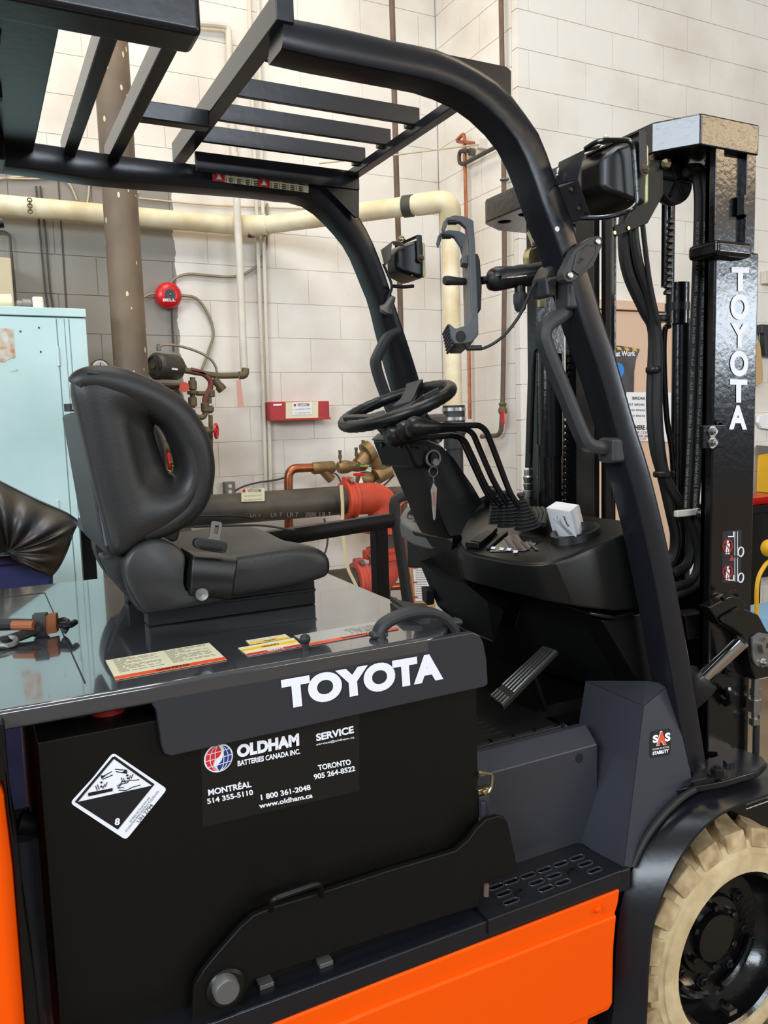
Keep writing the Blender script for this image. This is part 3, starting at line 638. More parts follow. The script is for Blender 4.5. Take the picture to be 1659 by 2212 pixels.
# things seen right of the mast
YX = YR-.045
sw = root('light_switch', 'small white switch box on the wall right of the mast', 'switch', P(1655, 605, Y=YR-.02))
a, b = P(1648, 613, Y=YR-.02), P(1680, 588, Y=YR-.02); G().bx(a.x, b.x, YR-.04, YR-.001, a.z, b.z).o('plate', 'white_conduit', sw, bev=.004); G().bx((a.x+b.x)/2-.006, (a.x+b.x)/2+.006, YR-.05, YR-.04, (a.z+b.z)/2-.01, (a.z+b.z)/2+.01).o('toggle', 'white', sw)
hk = root('hanging_holster', 'dark tool holster hanging on the wall right of the mast', 'holster', P(1655, 735, Y=YR-.04))
G().prism(PL([(1646, 700), (1680, 702), (1680, 770), (1655, 768), (1652, 722), (1646, 720)], Y=YR-.06), (0, .05, 0)).o('pouch', 'dark_plastic', hk, bev=.008)
gl = root('work_glove', 'tan leather work glove hanging beside the lettered mast rail', 'glove', P(1640, 790, Y=YX))
G().prism(cr(PL([(1636, 737), (1643, 742), (1648, 790), (1649, 820), (1641, 831), (1630, 830), (1628, 770)], Y=YX), 3, True), (0, .03, 0)).o('palm', 'cork', gl, bev=.008)
G().tube(PL([(1640, 738), (1641, 720)], Y=YX+.01), .003, 6).o('hook', 'dull_steel', gl)
pc = G(); rr = PL([(1640, 898), (1662, 892), (1680, 900), (1680, 930), (1646, 925), (1638, 912)], Y=YR-.03)
pc.prism(rr, (0, .025, 0)); tag(pc.o('crumpled_paper', 'paper', bev=.006), 'crumpled white paper on the wall right of the mast', 'paper')
yb = root('yellow_board', 'yellow perforated board with a steel clip right of the mast', 'board', P(1650, 1015, Y=YX))
G().prism(PL([(1641, 970), (1690, 972), (1690, 1068), (1637, 1062)], Y=YX), (0, .012, 0)).o('panel', 'yellow', yb, bev=.002)
G().prism(PL([(1638, 962), (1690, 966), (1690, 975), (1638, 982)], Y=YX-.006), (0, .02, 0)).o('clip', 'dull_steel', yb, bev=.002)
bench = root('work_bench', 'black workbench behind the mast at the right edge', 'bench', V((P(1660, 1110, Y=2.3).x, 2.3, 0)))
wz = P(1640, 1092, Y=2.25).z; wx = P(1628, 1092, Y=2.25).x
G().bx(wx, wx+1.2, 2.25, 2.54, wz-.05, wz).o('top', 'black_satin', bench, bev=.004)
for xx in (wx+.05, wx+1.1): G().bx(xx, xx+.06, 2.27, 2.33, 0, wz-.05).o('leg', 'black_satin', bench, bev=.003)
G().bx(wx+.06, wx+1.1, 2.34, 2.53, wz-.5, wz-.06).o('drawer_unit', 'black_plastic', bench, bev=.004)
rt = root('red_tray', 'red plastic tray on the workbench right of the mast', 'tray', V((wx+.12, 2.4, wz)))
G().loft([[(wx+.02, 2.28, wz+.001), (wx+.3, 2.28, wz+.001), (wx+.3, 2.46, wz+.001), (wx+.02, 2.46, wz+.001)], [(wx, 2.26, wz+.05), (wx+.32, 2.26, wz+.05), (wx+.32, 2.48, wz+.05), (wx, 2.48, wz+.05)]]).o('tub', 'red_paint', rt, bev=.004)
YL = 1.55
bb = root('yellow_ball_marker', 'yellow ball on a bent yellow pole beside the mast', 'marker', V((P(1630, 1330, Y=YL).x, YL, 0)))
G().sph(P(1661, 1184, Y=YL), .033*1.2, (1, 1, 1.15), 20).o('ball', 'yellow', bb)
q = cr(PL([(1665, 1210), (1650, 1225), (1636, 1260), (1634, 1340), (1632, 1440)], Y=YL), 5); q.append(V((q[-1].x, YL, 0)))
G().tube(q, .011, 10).o('pole', 'yellow', bb)
bu_ = root('blue_carton', 'light blue carton at the right edge behind the tilt cylinder', 'carton', V((P(1675, 1350, Y=1.9).x, 1.9, 0)))
a, b = P(1646, 1368, Y=1.85), P(1760, 1312, Y=1.85); G().bx(a.x, b.x, 1.85, 2.1, a.z, b.z).o('box', 'light_blue', bu_, bev=.003)
G().bx(a.x+.02, b.x-.02, 1.87, 2.08, 0, a.z-.001).o('stand', 'black_plastic', bu_, bev=.003)
cr_ = root('red_crate', 'red plastic crate with grid holes below the blue carton', 'crate', V((P(1675, 1430, Y=1.7).x, 1.7, 0)))
a, b = P(1640, 1452, Y=1.7), P(1760, 1400, Y=1.7)
o_ = [(a.x, 1.7, a.z), (b.x, 1.7, a.z), (b.x, 1.7, b.z), (a.x, 1.7, b.z)]; hl = []
for i in range(8):
    for j in range(2):
        x, z = a.x+.012+i*.03, a.z+.012+j*.026; hl.append([(x, 1.7, z), (x+.02, 1.7, z), (x+.02, 1.7, z+.016), (x, 1.7, z+.016)])
G().holes(o_, hl, (0, .01, 0)).o('grid_side', 'sticker_orange', cr_, smooth=False)
G().bx(a.x, b.x, 1.711, 1.84, a.z, b.z-.01).o('contents', 'red_paint', cr_); G().bx(a.x+.02, b.x, 1.72, 1.83, 0, a.z-.001).o('stand', 'white_conduit', cr_)
# poster and schedule on the door
YD = YR-.038
po = root('safety_poster', 'dark safety poster with yellow and black striped top on the peach door', 'poster', P(1350, 800, Y=YD))
ps = [(1290, 745), (1340, 747), (1382, 754), (1374, 775), (1370, 800), (1369, 849), (1290, 849)]
G().decal(PL(ps, Y=YD), .001).o('sheet', 'poster_dark', po)
for i in range(5):
    x = 1296+17*i; G().decal(PL([(x, 746+.08*(x-1290)), (x+9, 746+.08*(x-1282)), (x+13, 752+.09*(x-1282)), (x+4, 752+.09*(x-1290))], Y=YD), .003).o('hazard_stripe', 'yellow', po)
G().cyl(P(1336, 800, Y=YD-.003), -Yax, .045, .001, 24).o('blue_disc', 'poster_blue', po)
G().tpx('at Work', (1330, 770), (1372, 769), (1330, 758), .03, Y=YD-.003).o('lettering', 'white', po)
pa = root('break_schedule', 'white break schedule sheet taped below the safety poster', 'sheet', P(1385, 900, Y=YD))
G().decal(PL([(1352, 847), (1450, 848), (1450, 955), (1352, 951)], Y=YD), .004).o('sheet', 'paper', pa)
g = G().tpx('BREAK SCHEDULE', (1366, 863), (1442, 864), (1366, 857), .01, Y=YD-.006)
for i, t in enumerate(('1ST BREAK    10:00 a.m.', '2ND BREAK    12:00 p.m.', '3RD BREAK     2:15 p.m.')): g.tpx(t, (1358, 876+12.4*i), (1430, 877+12.4*i), (1358, 871+12.4*i), .0, Y=YD-.006)
g.tpx('WHERE ARE YOU', (1362, 928), (1432, 929), (1362, 918), .02, Y=YD-.006).o('lettering', 'print_black', pa)
G().tpx('THE COMPRESSOR', (1368, 937), (1430, 938), (1368, 931), .0, Y=YD-.006).tpx('LOOK', (1383, 950), (1396, 950), (1383, 945), .0, Y=YD-.006).o('red_lettering', 'sticker_red', pa)
G().tpx('KNOW ABOUT THE', (1366, 944), (1430, 945), (1366, 939), .0, Y=YD-.006).tpx('YOU', (1372, 950), (1381, 950), (1372, 945), .0, Y=YD-.006).o('lettering', 'print_black', pa)
# ================================================================ FORKLIFT
FL = root('forklift', 'black and orange electric forklift with overhead guard, seat and white tyre', 'forklift', (.6, .46, 0))
ZH = 1.1045                                            # hood height
# ---- hood
hx0 = -.75
top = [(hx0, 0, ZH), (.66, 0, ZH), (.70, .012, ZH), (.728, .04, ZH), (.744, .09, ZH), (.757, .66, ZH), (.757, .93, ZH), (hx0, .93, ZH)]
hd = G().prism(top, (0, 0, -.03)).o('hood', 'hood_paint', FL, bev=.007, seg=3)
sk = [(250, 1500), (300, 1510), (326, 1519), (338, 1536), (344, 1570), (350, 1612), (356, 1630), (370, 1634), (1048, 1484), (1055, 1478), (1052, 1425), (1045, 1388), (1036, 1372), (1022, 1366)]
G().prism(PL(sk, Y=.0005), (0, .016, 0)).o('hood_skirt', 'grey_paint', hd, bev=.003)
rc = rnd([(.66, .003, 0), (.715, .003, 0), (.747, .10, 0)], .06, 6); zz = P(1050, 1482, Y=0).z
G().loft([[V((p.x, p.y, zz)) for p in rc]+[V((p.x-.012, p.y+.012, zz)) for p in reversed(rc)], [V((p.x, p.y, ZH-.025)) for p in rc]+[V((p.x-.012, p.y+.012, ZH-.025)) for p in reversed(rc)]]).o('hood_corner', 'grey_paint', hd)
# access panel seam
g = G(); xs = P(150, 1400, Z=ZH).x
g.bx(xs-.0012, xs+.0012, .06, .815, ZH-.001, ZH+.0007).bx(hx0, xs, .813, .817, ZH-.001, ZH+.0009)
g.o('panel_seam', 'print_black', hd)
def letters(word, bl, br, tl, bold, par, **k):
    bl, br, tl = P(*bl, **k), P(*br, **k), P(*tl, **k); vs, fs = text_mesh(word, bold)
    adj = {}
    for f in fs:
        for a in f: adj.setdefault(a, set()).update(f)
    seen = set(); comps = []
    for v in range(len(vs)):
        if v in seen or v not in adj: continue
        st, c = [v], []
        seen.add(v)
        while st:
            a = st.pop(); c.append(a)
            for b in adj[a]-seen: seen.add(b); st.append(b)
        comps.append(set(c))
    x0 = min(v.x for v in vs); x1 = max(v.x for v in vs); y0 = min(v.y for v in vs); y1 = max(v.y for v in vs)
    n = (br-bl).cross(tl-bl).normalized(); n = n if n.dot(CAM-bl) > 0 else -n
    for c in comps:
        ix = sorted(c); mp_ = {a: i for i, a in enumerate(ix)}
        G().faces([bl+(br-bl)*((vs[a].x-x0)/(x1-x0))+(tl-bl)*((vs[a].y-y0)/(y1-y0))+n*.0012 for a in ix], [tuple(mp_[a] for a in f) for f in fs if f[0] in c]).o('letter', 'decal_white', par, smooth=False)
letters('TOYOTA', (612, 1533), (957, 1467), (606, 1468), .062, hd, Y=0)
# stickers on the hood
def stick(bl, br, tr, tl, base, bands, lines, nm='warning_sticker'):
    q = [P(*p, Z=ZH) for p in (bl, br, tr, tl)]; st = G().decal(q, .0012).o(nm, base, FL, smooth=False)
    def uv(u, v): return (q[0].lerp(q[1], u)).lerp(q[3].lerp(q[2], u), v)
    for m_, v0, v1, txt, tm in bands:
        G().decal([uv(0, v0), uv(1, v0), uv(1, v1), uv(0, v1)], .0018).o('sticker_band', m_, st, smooth=False)
        if txt:                                         # printed to be read from the seat side
            G().text(txt, uv(.66, v1-.02)+Zax*.0022, uv(.36, v1-.02)+Zax*.0022, uv(.66, v0+.02)+Zax*.0022, .02, 0).o('lettering', tm, st, smooth=False)
    if lines:
        g = G(); rr = random.Random(3)
        for i in range(lines):
            v = .93-i*(.70/lines)
            for u0, u1 in ((.06, .46), (.54, .94)):
                u = u0
                while u < u1-.02:
                    wd = rr.uniform(.03, .12); e = min(u+wd, u1)
                    g.decal([uv(u, v), uv(e, v), uv(e, v+.018), uv(u, v+.018)], .0018); u = e+rr.uniform(.008, .03)
                    if rr.random() < .12: break
        g.o('small_print', 'print_grey', st, smooth=False)
    return st
stick((250, 1470), (490, 1426), (452, 1390), (228, 1428), 'sticker_cream', [('sticker_orange', 0, .13, '\u26a0 WARNING'.replace('\u26a0 ', ''), 'print_black')], 13)
stick((536, 1418), (653, 1397), (634, 1379), (514, 1401), 'sticker_cream', [('sticker_red', 0, .2, 'DANGER', 'white'), ('sticker_yellow', .5, .72, 'CAUTION', 'print_black')], 0)
stick((540, 1394), (627, 1379), (616, 1371), (531, 1385), 'sticker_cream', [('sticker_yellow', 0, .3, 'CAUTION', 'print_black')], 3)
stick((669, 1396), (862, 1360), (824, 1342), (635, 1374), 'sticker_grey', [('sticker_orange', 0, .17, 'WARNING', 'print_black')], 0)
g = G(); q = [P(*p, Z=ZH) for p in ((755, 1372), (830, 1358), (815, 1350), (742, 1363))]
g.text('INSTALL', q[2]+Zax*.003, q[3]+Zax*.003, q[1]+Zax*.003, .0, 0).o('lettering', 'print_grey', hd, smooth=False)
# lift handle and latch knob on the hood edge
hpx = [(818, 1386), (820, 1362), (838, 1342), (880, 1325), (925, 1322), (955, 1332), (975, 1352), (980, 1366)]
hpt = [P(x, y, Y=.045) for x, y in hpx]
hn = G().band(cr(hpt, 4), .028, .017, Yax).o('grab_handle', 'dark_plastic', FL)
for p in (hpt[0], hpt[-1]): G().bx(p.x-.015, p.x+.015, .032, .058, ZH, ZH+.012).o('handle_foot', 'dark_plastic', hn, bev=.006)
k_ = P(660, 1404, Z=ZH); G().cyl(k_, Zax, .006, .016, 10).sph(k_+Zax*.018, .009).o('latch_knob', 'rubber', hd)
# ---- battery (its own thing, standing in the truck)
YBt = .02
bt_l, bt_r = P(90, 1603, Y=YBt), P(1031, 1560, Y=YBt)
zt_ = bt_l.z
BT = root('industrial_battery', 'black steel battery case with white lettering and corrosive diamond under the hood', 'battery', ((bt_l.x+bt_r.x)/2, .45, .45))
xL = (bt_l.x+P(118, 2205, Y=YBt).x)/2
G().bx(xL, bt_r.x, YBt, .88, .45, zt_).o('case', 'battery_paint', BT, bev=.002, seg=1)
for xx, yy in ((260, 1585), (300, 1578), (175, 1592)):
    p = P(xx, yy, Y=.12); G().lathe(V((p.x, .12, zt_)), Zax, [(.03, 0), (.03, .015), (.022, .018), (.02, .03)], 14).o('cell_cap', 'rubber', BT)
p = P(232, 1536, Y=.10); G().cyl(V((p.x, .10, zt_)), Zax, .022, p.z-zt_-.015, 14).o('terminal_post', 'rubber', BT); cn = G().cyl(V((p.x, .10, p.z-.016)), Zax, .027, .03, 18).o('connector', 'sticker_red', BT)
G().tor(V((p.x, .10, p.z-.016)), Zax, .027, .004).o('connector_ring', 'white_conduit', cn)
G().tube([V((p.x+.02, .11, zt_+.02)), V((p.x+.1, .2, zt_+.025)), V((p.x+.25, .3, zt_+.02))], .012, 8).o('cable', 'rubber', BT)
# corrosive diamond
D = dict(Y=YBt)
dm = rnd([P(*q, **D) for q in ((200, 1680), (244, 1625), (361, 1704), (272, 1814), (151, 1734), (200, 1680))], .006, 3)[:-1]
ds = G().decal(dm, .0008).o('hazard_diamond', 'decal_white', BT, smooth=False)
g = G()
def strip(a, b, wd, off=.0016, **k):
    pa_, pb_ = P(*a, **k), P(*b, **k); d = (pb_-pa_).normalized(); n = d.cross(Yax)*wd/2
    g.decal([pa_-n, pb_-n, pb_+n, pa_+n], off)
T0, R0, B0, L0_ = (245.5, 1635), (331.5, 1695.5), (254, 1791), (163.5, 1732.5)
strip(T0, R0, .0035, **D); strip(T0, L0_, .0035, **D)
g.decal([P(*q, **D) for q in (R0, B0, L0_)], .0016)
g.decal([P(*q, **D) for q in ((190, 1712), (243, 1701.5), (242.5, 1708), (190.5, 1719.5))], .0017)
for a, b, c in (((219, 1681), (243, 1670), 4), ((248, 1664), (274, 1667), 4)):          # test tubes (outline)
    strip((a[0], a[1]-3), (b[0]-2, b[1]-4), .0012, **D); strip((a[0]+2, a[1]+2), (b[0], b[1]+3), .0012, **D)
g.decal([P(*q, **D) for q in ((217, 1674), (219, 1682), (228, 1675))], .0017); g.decal([P(*q, **D) for q in ((274, 1662), (274, 1671), (263, 1667))], .0017)
for x, y in ((219, 1690), (219, 1699), (275, 1675), (276, 1681)): g.cyl(P(x, y, Y=YBt-.0015), -Yax, .0016, .0004, 8)
for x, y, s_ in ((206, 1697, 1), (210, 1694, 1), (226, 1693, -1), (231, 1689, -1), (261, 1679, 1), (266, 1680, 1), (282, 1674, -1), (287, 1671, -1)): strip((x, y), (x+4*s_, y+10), .001, **D)
for pl_ in ([(254, 1702), (262, 1693), (275, 1690), (278, 1685), (292, 1685), (300, 1683)], [(256, 1706), (272, 1707), (285, 1700), (303, 1695)], [(252, 1698), (262, 1691), (262, 1688), (276, 1686)], [(254, 1702), (268, 1700)]):
    for a, b in zip(pl_, pl_[1:]): strip(a, b, .0011, **D)
g.o('pictogram', 'print_black', ds, smooth=False)
G().tpx('8', (247, 1781.5), (258, 1780.5), (248, 1766.5), .04, off=.0022, **D).o('lettering', 'decal_white', ds, smooth=False)
G().tpx('UN 2794', (301, 1777), (331, 1739.5), (294.5, 1772.5), .0, **D).tpx('BATTERIES, WET, FILLED WITH ACID', (282.5, 1776), (325, 1722.5), (279, 1773.5), .0, **D).tpx('ACCUMULATEURS REMPLIS D\'ELECTROLYTE LIQUIDE ACIDE', (273, 1797), (344, 1709.5), (269, 1794.5), .0, **D).o('lettering', 'print_black', ds, smooth=False)
# maker's plate on the case
mp = G().decal([P(*q, **D) for q in ((438, 1786), (776, 1708), (776, 1540), (433, 1612))], .0006).o('maker_plate', 'decal_plate', BT, smooth=False)
g = G()
for t, bl, br, tl, bo in (('OLDHAM', (512, 1637), (646, 1610), (511, 1609), .06), ('BATTERIES CANADA INC.', (513, 1655), (648, 1628), (512.5, 1643), .035),
        ('SERVICE', (683, 1601), (764, 1583), (681.5, 1585), .04), ('service@oldham.ca', (683, 1611.5), (765, 1595.5), (682.5, 1605), .01), ('TORONTO', (687.5, 1664), (758, 1651), (685.5, 1652), .035),
        ('905 264-8522', (678, 1684), (767, 1665), (676.5, 1672), .03), ('MONTR\u00c9AL', (450, 1718.5), (543, 1699.5), (448, 1702), .035), ('514 355-5110', (448, 1736.5), (547, 1716), (446, 1725), .03),
        ('1 800 361-2048', (564, 1728), (671, 1705.5), (562, 1716), .03), ('www.oldham.ca', (559.5, 1746), (675, 1722.5), (558.5, 1735), .03)):
    g.tpx(t, bl, br, tl, bo, off=.0012, **D)
g.o('lettering', 'decal_white', mp, smooth=False)
gcn = P(472, 1637, Y=YBt-.001); R = (P(502, 1637, Y=YBt)-gcn).length
em = G().cyl(gcn, -Yax, R, .0006, 32).o('emblem', 'decal_white', mp, smooth=False)
def e2(u, v): return gcn+V((u*R, -.001, v*R))
def half(sgn, m_):
    arc = [e2(.9*math.sin(t)*sgn, .9*math.cos(t)) for t in [math.pi*k/14 for k in range(15)]]
    s_curve = [e2(*q) for q in ((-.1, -.9), (-.38, -.5), (-.3, -.1), (.05, .12), (.2, .5), (0, .9))]
    if sgn > 0: s_curve = [e2(*q) for q in ((.0, -.9), (-.12, -.55), (.2, -.2), (.3, .1), (.42, .5), (.25, .86))]; arc = arc[2:]
    G().prism(arc+cr(s_curve, 3)[1:-1], (0, -.0005, 0)).o('globe_half', m_, em, smooth=False)
half(-1, 'globe_red'); half(1, 'globe_blue')
g = G()
for v in (-.45, .0, .45):
    c = math.sqrt(max(0, .81-v*v)); g.tube([e2(-c, v-.04)-Yax*.0008, e2(0, v)-Yax*.0008, e2(c, v+.08)-Yax*.0008], .0006, 4)
for u in (-.6, -.25, .35, .65): g.tube([e2(u*math.cos(t), .88*math.sin(t))-Yax*.0008 for t in [-1.4+.28*k for k in range(11)]], .0006, 4)
g.o('globe_lines', 'decal_white', em, smooth=False)
# ---- side gate holding the battery
YG = -.012
gp = [(412, 2250), (420, 2130), (440, 2097), (470, 2060), (520, 2003), (548, 1978), (590, 1960), (690, 1930), (830, 1884), (985, 1838), (1012, 1815), (1030, 1790), (1052, 1770), (1075, 1763), (1090, 1766), (1098, 1778), (1117, 1868), (1114, 1884), (1100, 1890), (1056, 1904), (1040, 1914), (1036, 1958), (830, 2022), (700, 2066), (545, 2118), (524, 2162), (500, 2185), (470, 2200), (440, 2250)]
gt = G().prism(PL(gp, Y=YG), (0, .012, 0)).o('battery_gate', 'black_satin', FL, bev=.0025)
G().tube(rnd([P(585, 1966, Y=YG+.004), P(587, 1944, Y=YG-.03), P(691, 1907, Y=YG-.03), P(695, 1936, Y=YG+.004)], .012), .0048, 10).o('pull_handle', 'black_satin', gt)
pv = P(487, 2130, Y=YG); G().lathe(pv, -Yax, [(.031, 0), (.031, .006), (.027, .01), (.022, .01), (.0, .01)], 24).o('pivot_collar', 'black_plastic', gt)
pv2 = P(491, 2143, Y=YG-.025); G().lathe(pv2+Yax*.025, -Yax, [(.020, 0), (.020, .024), (.018, .027), (0, .027)], 20).o('pivot_pin', 'dull_steel', gt)
lt = G().tube(rnd([P(1034, 1680, Y=.03), P(1035, 1668, Y=.01), P(1064, 1672, Y=.01), P(1062, 1700, Y=.01), P(1055, 1712, Y=.01)], .006), .0028, 8).o('gate_latch', 'zinc', FL)
a, b = P(1034, 1712, Y=.012), P(1060, 1704, Y=.012); G().bx(a.x, b.x, .012, .03, a.z-.006, b.z+.004).cyl(P(1046, 1709, Y=.012), -Yax, .006, .006, 10).o('latch_block', 'zinc', lt, bev=.002)
a, b = P(1036, 1768, Y=.02), P(1058, 1716, Y=.02); G().bx(a.x, b.x, .02, .034, a.z, b.z).cyl2(P(1043, 1730, Y=.016), P(1043, 1765, Y=.016), .006, 8).o('latch_bracket', 'navy_paint', lt, bev=.002)
G().cyl2(P(1050, 1935, Y=-.01), P(1051, 1910, Y=-.01), .005, 8).o('latch_pin', 'rust_pipe', lt)
# ---- chassis rail, orange side panel and step
YS_ = -.03; zs = P(1342, 1878, Y=YS_).z
xa, xb = -.6, P(1364, 1874, Y=YS_).x; rb_ = zs-.05
xa = -.02
rail = G().prism([(xa, YS_, rb_), (xa, YS_, zs-.004), (xb, YS_, zs-.004), (xb, YS_, rb_)], (0, .10, 0)).o('side_rail', 'frame_paint', FL, bev=.004)
for x in (706, 575): p = P(x, 2088, Y=.0); G().bx(p.x-.012, p.x+.012, .0, .03, zs-.004, zs+.004).o('rail_clip', 'dull_steel', rail, bev=.001)
of = [(300, 2330), (830, 2119), (1340, 1921), (1336, 1952), (1330, 1972), (1326, 2062), (1324, 2168), (1315, 2183), (1272, 2203), (1268, 2240), (700, 2480)]
op = G().prism(PL(of, Y=YS_-.004), (0, .05, 0)).o('side_panel', 'orange', FL, bev=.004)
cre = [(300, 2394), (830, 2172), (1334, 1976), (1326, 2062), (1324, 2164), (1315, 2180), (1272, 2199), (700, 2440)]
G().prism(PL(cre, Y=YS_-.010), (0, .012, 0)).o('panel_swage', 'orange', op, bev=.006, seg=3)
G().bolt(P(1289, 1962, Y=YS_-.004), -Yax, .007).o('panel_bolt', 'orange', op)
# step plate with punched slots
zp = zs+.002
stp = [P(*q, Z=zp) for q in ((1036, 1975), (1343, 1879), (1255, 1820), (1040, 1893))]
sa, sb, sc = stp[0], stp[1], stp[2]
x0_, x1_ = P(1040, 1972, Z=zp).x, sb.x; y0_, y1_ = YS_+.0, sc.y+.01
slots = [(1246, 1854), (1211, 1867), (1176, 1879.5), (1140, 1892.5), (1104, 1905), (1071, 1916.5), (1264, 1867), (1196, 1893), (1159, 1907), (1088, 1931), (1284, 1881), (1216, 1907), (1179, 1920), (1104, 1948)]
hl = []
for q in slots:
    c = P(*q, Z=zp); w_, h_ = .0115, .0062
    hl.append([(c.x+sg_*w_+h_*math.cos(a), c.y+h_*math.sin(a), zp) for sg_, rg in ((1, range(-2, 3)), (-1, range(2, 7))) for a in [k*math.pi/4 for k in rg]])
step = G().holes([(x0_, y0_, zp), (x1_, y0_, zp), (x1_-.005, y1_, zp), (x0_, y1_, zp)], hl, (0, 0, -.004)).o('step_plate', 'frame_paint', FL, smooth=False)
for l in hl:
    G().tube([V(p)+Zax*.0008 for p in l], .0016, 6, closed=True).o('slot_rim', 'grey_paint', step)
G().bx(x0_, x1_, YS_-.006, YS_+.002, zs-.03, zp).o('step_lip', 'frame_paint', step, bev=.003)
for q in ((1123, 1929), (1236, 1884)): G().lathe(P(*q, Z=zp), Zax, [(.011, 0), (.011, .002), (.007, .003), (.007, .006), (.004, .006), (.004, .002), (0, .002)], 14).o('step_bolt', 'black_plastic', step)
# riser behind the step, floor and mat
YRs = sc.y+.004
rz = P(1283, 1610, Y=YRs).z; fzz = P(1255, 1570, Y=YRs+.03).z
pr = [P(1034, 1930, Y=YRs), P(1256, 1822, Y=YRs), P(1283, 1610, Y=YRs), P(1034, 1676, Y=YRs)]
xr0, xr1 = .68, P(1283, 1610, Y=YRs).x+.01
ris = G().prism([(xr0, YRs, zp-.02), (xr0, YRs, rz), (xr0, YRs+.035, fzz), (xr0, YRs+.05, fzz), (xr0, YRs+.05, zp-.02)], (xr1-xr0, 0, 0)).o('step_riser', 'navy_paint', FL, bev=.003)
G().cyl(P(1252, 1638, Y=YRs-.0008), Yax, .010, .006, 18).o('riser_hole', 'print_black', ris)
fl = G().bx(xr0, 1.07, YRs+.052, .86, fzz-.03, fzz-.002).bx(1.07, 1.42, .26, .86, fzz-.03, fzz-.002).o('floor_plate', 'black_satin', FL)
mt = G().bx(.70, 1.06, YRs+.045, .82, fzz-.003, fzz+.006).o('floor_mat', 'floor_rubber', fl, bev=.002)
for i in range(34):
    y = YRs+.06+i*.021; G().bx(.71, .93, y, y+.007, fzz+.005, fzz+.010).o('mat_rib', 'floor_rubber', mt)
for i in range(6): x = .72+i*.055; G().bx(x, x+.046, YRs+.047, YRs+.058, fzz+.005, fzz+.010).o('mat_block', 'floor_rubber', mt)
# front cover leg beside the step
Yc = -.02
A1, E1 = P(1346, 1880, Y=Yc), P(1390, 1525, Y=.03); B1 = P(1255, 1820, Y=YRs+.002); C1 = P(1283, 1610, Y=YRs); D1 = P(1252, 1560, Y=YRs+.04); F1 = P(1266, 1472, Y=YRs+.06)
H1 = P(1447, 1478, Y=.045)
A1.y = Yc
A1 = P(1346, 1880, Y=Yc); H1 = P(1447, 1478, Y=.05); E0 = P(1470, 1722, Y=-.006)
on = (A1-H1).cross(E0-H1).normalized(); oc_ = on.dot(H1)
def Po_(x, y, o=0): return P(x, y, pl=(on, oc_+(o if on.y > 0 else o)))
if on.y > 0: on = -on; oc_ = on.dot(H1)
E1 = Po_(1390, 1525)
oc = [A1, E1, H1]+[Po_(*q) for q in ((1497, 1700), (1470, 1722), (1425, 1768), (1390, 1818), (1364, 1872))]
T1 = V((H1.x-.03, YRs, H1.z))
cv = G()
ln = (E1-A1).cross(B1-A1).normalized(); lc0 = ln.dot(A1)
C1, D1, F1 = [P(*q, pl=(ln, lc0)) for q in ((1283, 1610), (1252, 1560), (1266, 1472))]
cv.faces([A1, B1, C1, D1, F1, E1], [tuple(range(6))]).faces(oc, [tuple(range(len(oc)))]).faces([E1, F1, T1, H1], [(0, 1, 2, 3)])
bmesh.ops.recalc_face_normals(cv.b, faces=cv.b.faces)
cvo = cv.o('front_cover', 'navy_paint', FL, smooth=False)
so_ = cvo.modifiers.new('solid', 'SOLIDIFY'); so_.thickness = .004; so_.offset = 0
st_ = G().decal(rnd([Po_(x, y) for x, y in ((1402, 1600), (1404, 1580), (1447, 1572), (1446, 1630), (1402, 1638), (1402, 1600))], .008, 3)[:-1], .0035).o('stability_sticker', 'decal_black', cvo, smooth=False)
D2 = dict(pl=(on, oc_))
G().tpx('S', (1407, 1605), (1419, 1603), (1407, 1588), .05, off=.0045, **D2).tpx('S', (1433, 1602), (1445, 1600), (1433, 1583), .05, off=.0045, **D2).tpx('A', (1415, 1611), (1437, 1608.5), (1415, 1580), .10, off=.0036, **D2).tpx('SYSTEM OF ACTIVE', (1407, 1620.5), (1442, 1614.5), (1407, 1617), .01, off=.004, **D2).tpx('STABILITY', (1407, 1631), (1442, 1624.5), (1407, 1623.5), .05, off=.004, **D2).o('lettering', 'decal_white', st_, smooth=False)
G().tpx('A', (1416, 1610), (1436, 1607.5), (1416, 1581.5), .05, off=.0052, **D2).o('lettering', 'sticker_orange', st_, smooth=False)
# ---- front wheel
WC = V((1.42, -.03, .278)); WR = .278
wl_ = root('w', 'w', 'w', WC); bpy.data.objects.remove(wl_)
prof = [(.182, .012), (.184, .002), (.205, -.0), (.222, .003), (.224, .007), (.236, .010), (.250, .018), (.258, .05), (.258, .16), (.250, .18), (.205, .2), (.184, .198), (.182, .19), (.182, .012)]
ty = G().lathe(WC, Yax, prof, 64, caps=False).o('front_wheel', 'tyre', FL, label='cream non-marking solid tyre on a black wheel')
N = 20; base = None
for i in range(N):
    th = 2*math.pi*i/N
    if base is None:
        g = G(); loops = []
        # lug as a curved slab: from the shoulder, slanting inward across the tread
        def rp(a, y, r): return V((r*math.sin(a), y, r*math.cos(a)))
        da = .245
        def ring(r0, r1, sh):
            out = []
            for (ya, a0, a1) in ((.006, -.5, .5), (.03, -.5, .5), (.06, -.25, .75), (.10, .35, 1.15)):
                out.append([rp(a0*da, ya, r0 if ya > .01 else .236), rp(a1*da, ya, r0 if ya > .01 else .236), rp(a1*da-.012*sh, ya+(.012 if ya < .01 else 0), r1), rp(a0*da+.012*sh, ya+(.012 if ya < .01 else 0), r1)])
            return out
        g.loft(ring(.246, WR-.002, 1))
        base = g.o('tread_lug', 'lug_top', ty, bev=.003, seg=1); q = base; off = V(base['_c'])
    else:
        q = base.copy(); COL.objects.link(q)
    Rm = Matrix.Rotation(th, 3, 'Y'); q.location = WC+Rm @ off; q.rotation_euler = (0, th, 0); q['_c'] = tuple(q.location)
